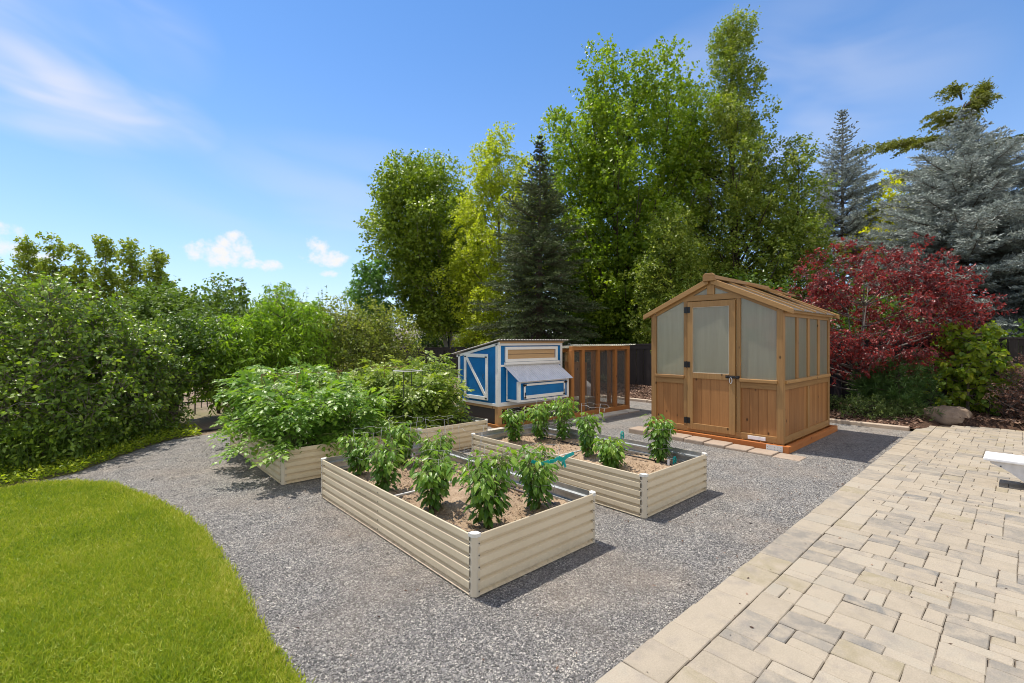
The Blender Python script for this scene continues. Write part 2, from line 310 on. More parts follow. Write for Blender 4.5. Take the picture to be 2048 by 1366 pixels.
class MB:
    def __init__(s): s.v = []; s.f = []; s.m = []; s.a = []
    def add(s, vs, fs, m=0, var=None):
        b = len(s.v); s.v += [tuple(v) for v in vs]; s.f += [tuple(i+b for i in f) for f in fs]; s.m += [m]*len(fs)
        s.a += [random.random() if var is None else var]*len(vs); return s
    def box(s, x0, x1, y0, y1, z0, z1, m=0, var=None):
        return s.add([(x0, y0, z0), (x1, y0, z0), (x1, y1, z0), (x0, y1, z0), (x0, y0, z1), (x1, y0, z1), (x1, y1, z1), (x0, y1, z1)],
                     [(3, 2, 1, 0), (4, 5, 6, 7), (0, 1, 5, 4), (1, 2, 6, 5), (2, 3, 7, 6), (3, 0, 4, 7)], m, var)
    def bar(s, p0, p1, w, h, up=(0, 0, 1), m=0, var=None):
        p0 = Vector(p0); p1 = Vector(p1); d = (p1-p0).normalized(); sd_ = d.cross(Vector(up)).normalized(); u = sd_.cross(d)
        vs = []
        for p in (p0, p1):
            for a, b in ((-1, -1), (1, -1), (1, 1), (-1, 1)): vs.append(p + sd_*(a*w/2) + u*(b*h/2))
        return s.add(vs, [(3, 2, 1, 0), (4, 5, 6, 7), (0, 1, 5, 4), (1, 2, 6, 5), (2, 3, 7, 6), (3, 0, 4, 7)], m, var)
    def prism(s, pts, d, m=0, var=None):
        """pts: planar loop of 3-D points; d: extrusion vector"""
        n = len(pts); P = [Vector(p) for p in pts]; Q = [p+Vector(d) for p in P]
        return s.add(P+Q, [tuple(range(n))[::-1], tuple(range(n, 2*n))] + [(i, (i+1) % n, n+(i+1) % n, n+i) for i in range(n)], m, var)
    def tube(s, pts, r, n=6, m=0, cap=True, closed=False, var=None):
        P = [Vector(p) for p in pts]; k = len(P); rs = r if hasattr(r, '__len__') else [r]*k
        vs = []; prev = None
        for i, p in enumerate(P):
            if closed: d = P[(i+1) % k]-P[i-1]
            else: d = P[min(i+1, k-1)]-P[max(i-1, 0)]
            d = d.normalized() if d.length > 1e-9 else Vector((0, 0, 1))
            if prev is None: prev = d.orthogonal().normalized()
            a = (prev - d*prev.dot(d)); a = a.normalized() if a.length > 1e-6 else d.orthogonal().normalized()
            prev = a; b = d.cross(a)
            for j in range(n):
                t = 2*math.pi*j/n; vs.append(p + (a*math.cos(t)+b*math.sin(t))*rs[i])
        fs = []
        for i in range(k if closed else k-1):
            i2 = (i+1) % k
            for j in range(n): fs.append((i*n+j, i*n+(j+1) % n, i2*n+(j+1) % n, i2*n+j))
        if cap and not closed: fs += [tuple(range(n))[::-1], tuple(range((k-1)*n, k*n))]
        return s.add(vs, fs, m, var)
    def obj(s, name, mats, parent=None, smooth=False, bevel=0.0, loc=None, local=False):
        o = mesh_obj(name, s.v, s.f, mats, parent, s.m, s.a, loc, smooth, local)
        if bevel:
            b = o.modifiers.new('bevel', 'BEVEL'); b.width = bevel; b.segments = 2; b.limit_method = 'ANGLE'
        return o
def corr(name, o, u, v, ul, vl, pitch, amp, mat, parent, th=.003):
    """corrugated sheet: waves along u, length along v"""
    o = np.array(o, float); u = np.array(u, float); v = np.array(v, float); w = np.cross(u, v); w /= np.linalg.norm(w)
    n = max(8, int(ul/pitch*6)); ts = np.linspace(0, ul, n)
    V = []; F = []
    for t_ in ts:
        c = o + u*t_ + w*amp*math.sin(2*math.pi*t_/pitch)
        V += [c+w*th/2, c+v*vl+w*th/2, c-w*th/2, c+v*vl-w*th/2]
    for i in range(n-1):
        a = 4*i; b = a+4
        F += [(a, b, b+1, a+1), (a+2, a+3, b+3, b+2), (a, a+2, b+2, b), (a+1, b+1, b+3, a+3)]
    F += [(0, 1, 3, 2), (4*n-4, 4*n-2, 4*n-1, 4*n-3)]
    return mesh_obj(name, V, F, mat, parent, None, [0.5]*len(V), smooth=False)
# ---------------------------------------------------------------- foliage
def nrm(a): return a/np.maximum(np.linalg.norm(a, axis=-1, keepdims=True), 1e-9)
def runit(n): return nrm(rng.normal(size=(n, 3)))
KITE = (np.array([(0, 0, 0), (.42, .5, .07), (1, 0, -.06), (.42, -.5, .07)], float), np.array([(0, 2, 1), (0, 3, 2)]))
OVAL = (np.array([(0, 0, 0), (.25, .4, .05), (.62, .42, 0), (1, 0, -.16), (.62, -.42, 0), (.25, -.4, .05), (.5, 0, -.02)], float),
        np.array([(0, 6, 1), (1, 6, 2), (2, 6, 3), (3, 6, 4), (4, 6, 5), (5, 6, 0)]))
LANCE = (np.array([(0, 0, 0), (.3, .5, .04), (.68, .34, -.05), (1, 0, -.22), (.68, -.34, -.05), (.3, -.5, .04)], float), np.array([(0, 4, 5), (0, 1, 2), (0, 2, 4), (4, 2, 3)]))
HEART = (np.array([(0, 0, 0), (.02, .38, .03), (.3, .5, .03), (.65, .3, -.03), (1, 0, -.12), (.65, -.3, -.03), (.3, -.5, .03), (.02, -.38, .03)], float),
         np.array([(0, 2, 1), (0, 3, 2), (0, 4, 3), (0, 5, 4), (0, 6, 5), (0, 7, 6)]))
LOBED = (np.array([(0, 0, 0), (.12, .30, .02), (.30, .5, .05), (.38, .22, .02), (.62, .46, .02), (.68, .18, -.02), (1, 0, -.1), (.68, -.18, -.02), (.62, -.46, .02), (.38, -.22, .02), (.30, -.5, .05), (.12, -.30, .02)], float),
         np.array([(0, 3, 1), (1, 3, 2), (0, 9, 3), (3, 5, 4), (3, 9, 5), (5, 9, 7), (5, 7, 6), (7, 9, 8), (9, 11, 10), (0, 11, 9)]))
class Fol:
    def __init__(s): s.V = []; s.F = []; s.A = []; s.n = 0; s.I = []
    def leaves(s, P, A, N, L, Wd, tmpl=KITE, var=None, mi=0):
        n = len(P)
        if n == 0: return
        A = nrm(A); S = nrm(np.cross(A, N)); N = np.cross(S, A)
        T, tri = tmpl; k = len(T)
        L = np.broadcast_to(np.asarray(L, float), (n,)); Wd = np.broadcast_to(np.asarray(Wd, float), (n,))
        V = P[:, None, :] + A[:, None, :]*(T[None, :, 0:1]*L[:, None, None]) + S[:, None, :]*(T[None, :, 1:2]*Wd[:, None, None]) + N[:, None, :]*(T[None, :, 2:3]*L[:, None, None])
        if var is None: var = rng.random(n)
        s.put(V.reshape(-1, 3), (tri[None]+(np.arange(n)*k)[:, None, None]).reshape(-1, 3), np.repeat(var, k), mi)
    def put(s, V, F, A, mi=0):
        s.V.append(V); s.F.append(F+s.n); s.A.append(A); s.n += len(V); s.I.append(np.full(len(F), mi, dtype=np.int32))
    def twigs(s, P0, P1, r0, r1, mi=1, var=.5):
        n = len(P0); D = nrm(P1-P0); a = nrm(np.cross(D, runit(n))); b = np.cross(D, a)
        vs = []
        for P, r in ((P0, r0), (P1, r1)):
            for t_ in (0, 2.0944, 4.18879): vs.append(P + (a*math.cos(t_)+b*math.sin(t_))*r)
        V = np.stack(vs, 1)
        F = np.array([(0, 1, 4), (0, 4, 3), (1, 2, 5), (1, 5, 4), (2, 0, 3), (2, 3, 5)])
        s.put(V.reshape(-1, 3), (F[None]+(np.arange(n)*6)[:, None, None]).reshape(-1, 3), np.full(n*6, var), mi)
    def obj(s, name, mats, parent, loc=None, smooth=False):
        return mesh_obj(name, np.concatenate(s.V), np.concatenate(s.F), mats, parent, np.concatenate(s.I), np.concatenate(s.A), loc, smooth, local=True)
def bez(a, b, c, n=6):
    t_ = np.linspace(0, 1, n)[:, None]; return (1-t_)**2*a + 2*t_*(1-t_)*b + t_**2*c
def clump_leaves(F, cen, rad, n_leaf, L, Wd, tmpl, per=7, up=.35, droop=.25, twiglen=.55, flat=1.0, twr=.0, inner=.25):
    """sprays of leaves round clump centres (k,3) with radii (k,)"""
    k = len(cen); nt = max(1, n_leaf//per); w = rad**2; idx = rng.choice(k, nt, p=w/w.sum())
    D = runit(nt); rr = rad[idx]*(inner+(0.85-inner)*rng.random(nt)**.6); sc = np.array([1, 1, flat])
    O = cen[idx] + D*sc*rr[:, None]
    T = nrm(D*sc + np.array([0, 0, up]) + runit(nt)*.55); tl = rad[idx]*twiglen*(.6+.7*rng.random(nt))
    if twr: F.twigs(O-T*tl[:, None]*.6, O+T*tl[:, None], twr, twr*.5)
    sv = rng.random(nt)
    sp = (np.arange(per)+.6)/per
    P = (O[:, None] + T[:, None]*(tl[:, None]*sp[None])[:, :, None]).reshape(-1, 3)
    Tn = np.repeat(T, per, 0); m = len(P)
    side = nrm(np.cross(Tn, runit(m)))
    A = Tn*.45 + side*.9 + np.array([0, 0, -droop])
    N = nrm(runit(m)*.75 + np.array([0, 0, .75]))
    l = L*(.65+.6*rng.random(m)); var = np.clip(np.repeat(sv, per)*.6 + rng.random(m)*.4, 0, 1)
    F.leaves(P + side*L*.12, A, N, l, l*Wd, tmpl, var)
def broadleaf(name, label, cat, loc, H, prof, n_br, blob_r, n_leaf, L, Wd, leaf, bark, trunk_r=.15, rise=.55, tmpl=KITE, group=None, flat=.85, lean=(0, 0), z0=.12, per=7, up=.35,
              sx=1.0, ts=(.55, .8, 1.0), droop=.25, multi=1, ax=(1, 0), trunk_top=.88, fill=0, twr=0.0, rspread=(.72, 1.03), inner=.4, twiglen=.5):
    """prof: list of (height fraction, crown radius in metres)"""
    root = thing(name, loc, label, cat, group)
    pz = np.array([p[0] for p in prof]); pr_ = np.array([p[1] for p in prof])
    tb = MB(); cen = []; rad = []
    ax = np.array([ax[0], ax[1]]); ay = np.array([-ax[1], ax[0]])
    tops = []
    for k in range(multi):
        a = k*2.4+.5; sp = 0.0 if multi == 1 else pr_.max()*.38
        tops.append(np.array([lean[0]+math.cos(a)*sp, lean[1]+math.sin(a)*sp, H*trunk_top*(1 if k == 0 else .8+.15*random.random())]))
    def tpt(tp, z):
        f = min(1, z/tp[2]); j = .02*H*math.sin(f*6+tp[0])*f*(1-f)
        return np.array([tp[0]*f**1.3+j, tp[1]*f**1.3-j, z])
    for tp in tops:
        n = 9; zz = np.linspace(-.05, tp[2], n); pts = [tpt(tp, max(z, 0)) + np.array([0, 0, min(z, 0)]) for z in zz]
        q = trunk_r/math.sqrt(multi)*1.1
        tb.tube(pts, [q*(1.25 if i == 0 else 1-.9*(i/(n-1))) for i in range(n)], 8)
    area = np.interp(np.linspace(pz[0], pz[-1], 60), pz, pr_); cdf = np.cumsum(area**1.3); cdf /= cdf[-1]
    for i in range(n_br):
        zf = np.interp((i+.5)/n_br, cdf, np.linspace(pz[0], pz[-1], 60)); zf = float(np.clip(zf+rng.normal()*.015, pz[0], pz[-1]))
        r = float(np.interp(zf, pz, pr_))*rng.uniform(*rspread); a = i*2.39996+rng.normal()*.3
        e2 = ax*math.cos(a)*r*sx + ay*math.sin(a)*r
        tp = tops[i % multi] if multi > 1 else tops[0]
        if multi > 1: tp = min(tops, key=lambda q_: np.hypot(q_[0]-e2[0], q_[1]-e2[1]))
        f = zf; E = np.array([lean[0]*f+e2[0], lean[1]*f+e2[1], zf*H])
        hd = np.hypot(*(E[:2]-tpt(tp, zf*H*.8)[:2]))
        zs = max(z0*H, min(zf*H-hd*rise, tp[2]*.97)); S = tpt(tp, zs)
        M = (S+E)/2 + np.array([0, 0, -.08*r if rise > .2 else .06*r]) + rng.normal(size=3)*.05*r
        pts = bez(S, M, E, 7); br = max(.012, trunk_r*.38*(1-zf*.75))
        tb.tube(pts, [br*(1-.85*j/6) for j in range(7)], 5)
        for tq in ts:
            j = tq*6; i0 = int(min(5, j)); p = pts[i0]+(pts[i0+1]-pts[i0])*(j-i0)
            cen.append(p+rng.normal(size=3)*blob_r*.25); rad.append(blob_r*rng.uniform(.65, 1.25)*(1.0 if tq < .95 else .8))
    for i in range(fill):
        zf = rng.uniform(pz[0], pz[-1]*.95); r = np.interp(zf, pz, pr_)*math.sqrt(rng.random())*.8; a = rng.uniform(0, 6.28); e2 = ax*math.cos(a)*r*sx + ay*math.sin(a)*r
        cen.append(np.array([lean[0]*zf+e2[0], lean[1]*zf+e2[1], zf*H])); rad.append(blob_r*rng.uniform(.6, 1.1))
    F = Fol(); clump_leaves(F, np.array(cen), np.array(rad), n_leaf, L, Wd, tmpl, per, up, droop, twiglen, flat, twr, inner)
    tb.obj('trunk', bark, root, smooth=True, local=True)
    F.obj('crown', [leaf, bark], root)
    return root
def conifer(name, label, loc, H, prof, leaf, bark, levels=40, per=7, droop=.18, tip_up=.25, sh_sp=.13, nl=.07, nw=.014, cat='tree', group=None, trunk_r=.14, m=16, sx=1.0, z0=.04, rise_top=.9, irr=.2, shl=.34, tuft=1.0):
    root = thing(name, loc, label, cat, group); tb = MB(); F = Fol()
    tb.tube([(0, 0, -.05), (0, 0, H*.4), (0, 0, H*.97)], [trunk_r, trunk_r*.65, .012], 7)
    pz = np.array([p[0] for p in prof]); pr_ = np.array([p[1] for p in prof])
    O = []; D = []; Ls = []; SV = []
    zs = [z0+(.985-z0)*(i/(levels-1))**.92 for i in range(levels)]
    for li, zf in enumerate(zs):
        zf = min(.985, zf+rng.normal()*.004); R0 = float(np.interp(zf, pz, pr_)); np_ = max(4, int(per*(1 if zf < .8 else .75)))
        for k in range(np_):
            a = li*1.1+k*2*math.pi/np_+rng.normal()*.22; r = max(.06, R0*(1+rng.normal()*irr)); d2 = np.array([math.cos(a), math.sin(a), 0])
            up = (zf-.45)*rise_top
            S = np.array([0, 0, zf*H]); E = S + d2*r + np.array([0, 0, r*(up-droop*(1-zf)*1.5)]); M = S + d2*r*.55 + np.array([0, 0, r*(up*.3-droop*1.4*(1-zf))])
            pts = bez(S, M, E + np.array([0, 0, r*tip_up*.4]), 6)
            tb.tube(pts, [max(.004, .015*r*(1-.9*j/5)) for j in range(6)], 4, cap=False)
            ns = max(3, int(r/sh_sp)); tt = np.linspace(.22, 1.0, ns)
            for side in (-1, 1, 0):
                for t_ in tt:
                    if side == 0 and rng.random() < .3: continue
                    j = t_*5; i0 = int(min(4, j)); p = pts[i0]+(pts[i0+1]-pts[i0])*(j-i0); bd = pts[i0+1]-pts[i0]; bd /= np.linalg.norm(bd)
                    sd_ = np.cross(bd, [0, 0, 1.]); sd_ /= max(1e-6, np.linalg.norm(sd_))
                    l = (shl*r*(1-t_*.75)+.07)*(.7+.5*rng.random())*tuft
                    if side == 0: dd = bd+np.array([0, 0, .55]); l *= .55
                    else: dd = bd*.75+sd_*side*.8+np.array([0, 0, -.12+.15*rng.random()])
                    if t_ > .97 and side == 0: dd = bd
                    l *= min(1.0, .35+R0*1.2); O.append(p); D.append(dd); Ls.append(min(l, .55)); SV.append(rng.random()*.5)
    O = np.array(O); D = nrm(np.array(D)); Ls = np.array(Ls); SV = np.array(SV); n = len(O)
    s_ = (np.arange(m)+.3)/m; P = (O[:, None]+D[:, None]*(Ls[:, None]*s_[None])[:, :, None]).reshape(-1, 3)
    Dn = np.repeat(D, m, 0); pe = nrm(np.cross(Dn, runit(n*m))); A = nrm(Dn*.75+pe*.8+np.array([0, 0, .15]))
    w2 = nrm(np.cross(A, runit(n*m)))*(nw*.5); l = nl*(.7+.5*rng.random(n*m))[:, None]*np.clip(np.repeat(Ls, m)*4, .35, 1.0)[:, None]
    V = np.stack([P-w2, P+w2, P+A*l], 1).reshape(-1, 3); tipv = np.tile(s_, n)
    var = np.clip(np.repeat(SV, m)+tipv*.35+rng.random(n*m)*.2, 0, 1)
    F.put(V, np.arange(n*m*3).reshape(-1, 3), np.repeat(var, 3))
    F.twigs(O, O+D*Ls[:, None], .006, .003)
    tb.obj('trunk', bark, root, smooth=True, local=True); F.obj('crown', [leaf, bark], root)
    return root
# ================================================================== SETTING
def sheet(name, poly, z, mat, kind='structure', th=None):
    mb = MB(); mb.add([(x, y, z) for x, y in poly], [tuple(range(len(poly)))], 0, .5)
    return tag(mb.obj(name, mat), kind=kind)
def gz(x, y):       # ground height of the far yard: falls away gently beyond the beds on the far left
    return 0.0
sheet('ground', [(-160, -160), (160, -160), (160, 160), (-160, 160)], -.016, 'dirt')
sheet('gravel', [(-6, 6.95), (-.64, 6.86), (-.44, 6.9), (-.1, 7.08), (.25, 7.66), (.65, 8.25), (.94, 8.55), (1.6, 8.64), (3, 8.7), (9.9, 8.9), (9.9, 1.1), (-6, 1.1)][::-1], -.006, 'gravel')
LAWN = [(-6, 6.75), (-2, 6.78), (-.63, 6.76), (-.43, 6.80), (-.1, 6.62), (.2, 6.23), (.43, 5.48), (.58, 4.82), (.65, 4.19), (.665, 3.68), (.656, 3.2), (.65, 2.82), (.652, 2.42), (.658, 2.08), (.665, 1.5), (.66, 1.25), (-6, 1.25)]
sheet('lawn', LAWN[::-1], .004, 'turf')
def inpoly(P, poly):
    x, y = P[:, 0], P[:, 1]; c = np.zeros(len(P), bool); n = len(poly)
    for i in range(n):
        x0, y0 = poly[i]; x1, y1 = poly[(i+1) % n]
        if y0 == y1: continue
        c ^= ((y0 > y) != (y1 > y)) & (x < (x1-x0)*(y-y0)/(y1-y0)+x0)
    return c
def grass():
    parts = []
    for (x0, x1, y0, y1, n) in ((-.75, .7, 2.0, 4.3, 120000), (-1.0, .7, 4.3, 6.85, 75000), (-2.6, -.75, 2.0, 6.85, 45000), (-2.6, .7, 1.25, 2.0, 16000)):
        P = np.stack([rng.uniform(x0, x1, n), rng.uniform(y0, y1, n), np.full(n, .003)], 1); J = P[:, :2]+rng.normal(size=(n, 2))*.016; parts.append(P[inpoly(J, LAWN)])
    P = np.concatenate(parts); n = len(P)
    A = nrm(rng.normal(size=(n, 3))*np.array([.55, .55, .1])+np.array([0, 0, 1.0])); S = nrm(np.cross(A, runit(n)))
    l = rng.uniform(.022, .055, n)*(1+.25*np.sin(P[:, 0]*7)*np.cos(P[:, 1]*5)); w = rng.uniform(.0018, .0036, n)
    mid = P + A*(l*.55)[:, None]; tip = P + nrm(A+runit(n)*.45)*l[:, None]
    V = np.stack([P-S*w[:, None], P+S*w[:, None], mid+S*(w*.7)[:, None], mid-S*(w*.7)[:, None], tip], 1).reshape(-1, 3)
    F = (np.array([(0, 1, 2), (0, 2, 3), (3, 2, 4)])[None]+(np.arange(n)*5)[:, None, None]).reshape(-1, 3)
    edge = ~inpoly(P[:, :2]+np.array([.11, .03])+rng.normal(size=(n, 2))*.03, LAWN); vr = np.clip(rng.random(n)+edge*rng.uniform(.0, .5, n), 0, 1.6)
    o = mesh_obj('grass', V, F, 'grass_blade', var=np.repeat(vr, 5)); tag(o, 'short mown bright green grass of the curved lawn', 'grass', kind='stuff')
grass()
OCT = (np.array([(1, 0, 0), (0, 1, 0), (-1, 0, 0), (0, -1, 0), (0, 0, 1), (0, 0, -1)], float), np.array([(0, 1, 4), (1, 2, 4), (2, 3, 4), (3, 0, 4), (1, 0, 5), (2, 1, 5), (3, 2, 5), (0, 3, 5)]))
def rocks(name, P, size, mat, label, cat, flat=.6, long=1.0):
    n = len(P); T, tri = OCT; a = rng.uniform(0, 6.28, n); sz = size[:, None]*np.stack([rng.uniform(.7, 1.3, n)*long, rng.uniform(.6, 1.1, n), rng.uniform(.5, 1.0, n)*flat], 1)
    V = T[None]*sz[:, None, :]*(1+rng.normal(size=(n, 6, 1))*.18)
    tl = rng.normal(size=n)*.35; ct, st = np.cos(tl)[:, None], np.sin(tl)[:, None]
    x, z = V[..., 0]*ct-V[..., 2]*st, V[..., 0]*st+V[..., 2]*ct; ca, sa = np.cos(a)[:, None], np.sin(a)[:, None]
    V = np.stack([x*ca-V[..., 1]*sa, x*sa+V[..., 1]*ca, z], -1)+P[:, None, :]
    o = mesh_obj(name, V.reshape(-1, 3), (tri[None]+(np.arange(n)*6)[:, None, None]).reshape(-1, 3), mat, var=np.repeat(rng.random(n)**1.15, 6)); return tag(o, label, cat, kind='stuff')
def pebbles():
    n = 230000; d = 1.7+6.5*rng.random(n)**1.9; th = R(47.74)+rng.uniform(-R(50), R(50), n); P = np.stack([d*np.cos(th), d*np.sin(th), np.full(n, -.003)], 1)
    x, y = P[:, 0], P[:, 1]
    ok = ~inpoly(P[:, :2], LAWN) & (y > 1.2) & (y < 8.6) & (x < 9.9) & ~((x > 1.63) & (x < 2.72) & (y > 2.1) & (y < 4.42)) & ~((x > 3.38) & (x < 4.45) & (y > 2.1) & (y < 4.42)) & ~((x > 6.68) & (y > 2.05) & (y < 4.2))
    ok &= ~((y > 6.9) & (y > 7.0+(x+.1)*1.6) & (x < 1))
    P = P[ok]; rocks('pebbles', P, rng.uniform(.0028, .0070, len(P))*(1+.9*(rng.random(len(P)) > .985)), 'pebble', 'loose grey crushed stone lying on the gravel path', 'gravel')
pebbles()
# ---- patio
def patio():
    mb = MB(); Y0 = 1.212
    def pv(x0, x1, y0, y1, z=.03):
        g = .0014; x0 += g; x1 -= g; y0 += g; y1 -= g; e = .004; h = z+random.uniform(-.0015, .0015); j = lambda: random.uniform(-.0025, .0025)
        tx, ty = random.uniform(-.0012, .0012), random.uniform(-.0012, .0012)
        b = [(x0+j(), y0+j()), (x1+j(), y0+j()), (x1+j(), y1+j()), (x0+j(), y1+j())]; cx, cy = (x0+x1)/2, (y0+y1)/2
        c = .005
        def ring(ins, zz):
            out = []
            for i, (px, py) in enumerate(b):
                sx = 1 if px > cx else -1; sy = 1 if py > cy else -1
                P1 = (px-sx*(ins+c), py-sy*ins); P2 = (px-sx*ins, py-sy*(ins+c))
                if i in (0, 2): out += [P2, P1] if i == 0 else [P2, P1]
                else: out += [P1, P2]
            return [(p, q, zz+(0 if zz < .01 else tx*(p-cx)*20+ty*(q-cy)*20)) for p, q in out]
        A = ring(0, 0.0); B = ring(0, h-e); T = ring(e, h); n = 8
        mb.add(A+B+T, [(i, (i+1) % n, n+(i+1) % n, n+i) for i in range(n)]+[(n+i, n+(i+1) % n, 2*n+(i+1) % n, 2*n+i) for i in range(n)]+[tuple(range(2*n, 3*n))])
    def inside(cx, cy):
        return cx < 11.02 - .0*cy and not (cx > 10.55 and cy > 1.0-(cx-10.55)*1.0)
    x = -1.3
    while x < 10.35:
        w = random.choice((.205, .215, .225, .235)); pv(x, x+w, Y0-.205, Y0); x += w
    # rows along X, random ashlar on a unit grid
    u = .081; nx, ny = int(12.4/u), int(8.6/u); occ = np.zeros((nx, ny), bool)
    sizes = [(2, 2), (2, 3), (2, 3), (1, 2), (3, 2), (2, 3), (1, 2), (2, 2), (2, 1), (1, 3)]
    for j in range(ny):
        for i in range(nx):
            if occ[i, j]: continue
            random.shuffle(sizes); done = False
            for (a, b) in sizes:
                if i+a <= nx and j+b <= ny and not occ[i:i+a, j:j+b].any():
                    occ[i:i+a, j:j+b] = True; done = True; break
            if not done: a = b = 1; occ[i, j] = True
            x0 = -1.3+i*u; y1 = Y0-.207-j*u
            if inside(x0+a*u/2, y1-b*u/2): pv(x0, x0+a*u, y1-b*u, y1)
    tag(mb.obj('patio', 'paver'), kind='structure')
    sheet('joint_sand', [(-1.3, Y0), (10.4, Y0), (10.9, .6), (11.05, -.2), (11.05, -7.6), (-1.3, -7.6)][::-1], .021, 'joint_sand')
patio()
# ---- mulch bed and concrete edging
def mulch():
    nx, ny = 40, 130; xs = np.linspace(9.97, 13.6, nx); ys = np.linspace(-9, 14, ny); X, Y = np.meshgrid(xs, ys, indexing='ij')
    Z = .02+.10*np.clip((X-9.97)/1.3, 0, 1)+.03*np.sin(X*5+Y*3)*np.sin(Y*4.1)+rng.normal(size=X.shape)*.006
    near = (Y < 1.15); Z = np.where(near & (X < 11.1), -.03, Z)
    V = np.stack([X, Y, Z], -1).reshape(-1, 3); F = [(i*ny+j, (i+1)*ny+j, (i+1)*ny+j+1, i*ny+j+1) for i in range(nx-1) for j in range(ny-1)]
    tag(mesh_obj('mulch', V, F, 'mulch', smooth=True), kind='structure')
    n = 16000; P = np.stack([rng.uniform(10.0, 12.3, n), rng.uniform(-2.5, 9, n), np.zeros(n)], 1); P[:, 2] = .04+.10*np.clip((P[:, 0]-9.97)/1.3, 0, 1)
    P = P[~((P[:, 1] < 1.2) & (P[:, 0] < 11.15))]; rocks('mulch_chips', P, rng.uniform(.012, .035, len(P)), 'mulch_chip', 'brown wood chips strewn over the planting bed', 'mulch', .5, 1.7)
    mb = MB(); y = 1.28
    while y < 9.2: mb.box(9.86, 9.99, y, y+1.18, -.02, .055); y += 1.2
    tag(mb.obj('edging_strip', 'edging', bevel=.012), kind='structure')
mulch()
def leaf_bits():
    n = 500; P = np.stack([rng.uniform(.8, 10.5, n), rng.uniform(-3, 1.15, n), np.full(n, .033)], 1)
    rocks('leaf_litter', P, rng.uniform(.003, .009, n), 'mulch_chip', 'tiny brown scraps scattered on the patio pavers', 'litter', .3, 1.3)
leaf_bits()
def fallen_leaves():
    F = Fol(); n = 420; P = np.stack([rng.uniform(.7, 9.6, n), rng.uniform(1.25, 8.5, n), np.full(n, .006)], 1)
    k = 260; Q = np.stack([rng.uniform(3.0, 9.6, k), 1.25+rng.random(k)**2*1.2, np.full(k, .006)], 1); P = np.concatenate([P, Q])
    ok = ~inpoly(P[:, :2], LAWN) & ~((P[:, 0] > 6.6) & (P[:, 1] > 2.0) & (P[:, 1] < 4.3))
    for bx, by in BEDS_XY: ok &= ~((abs(P[:, 0]-bx) < .6) & (abs(P[:, 1]-by) < 1.22))
    P = P[ok]; n = len(P); F.leaves(P, runit(n)*np.array([1, 1, .15]), nrm(np.array([0, 0, 1.])+runit(n)*.3), rng.uniform(.012, .035, n), rng.uniform(.006, .014, n), KITE)
    tag(mesh_obj('fallen_leaves', np.concatenate(F.V), np.concatenate(F.F), 'mulch_chip', None, None, np.concatenate(F.A)), 'small dry fallen leaves scattered over the gravel', 'leaves', kind='stuff')
BEDS_XY = [(2.170, 3.262), (3.925, 3.262), (2.01, 6.215), (3.60, 6.24)]
fallen_leaves()
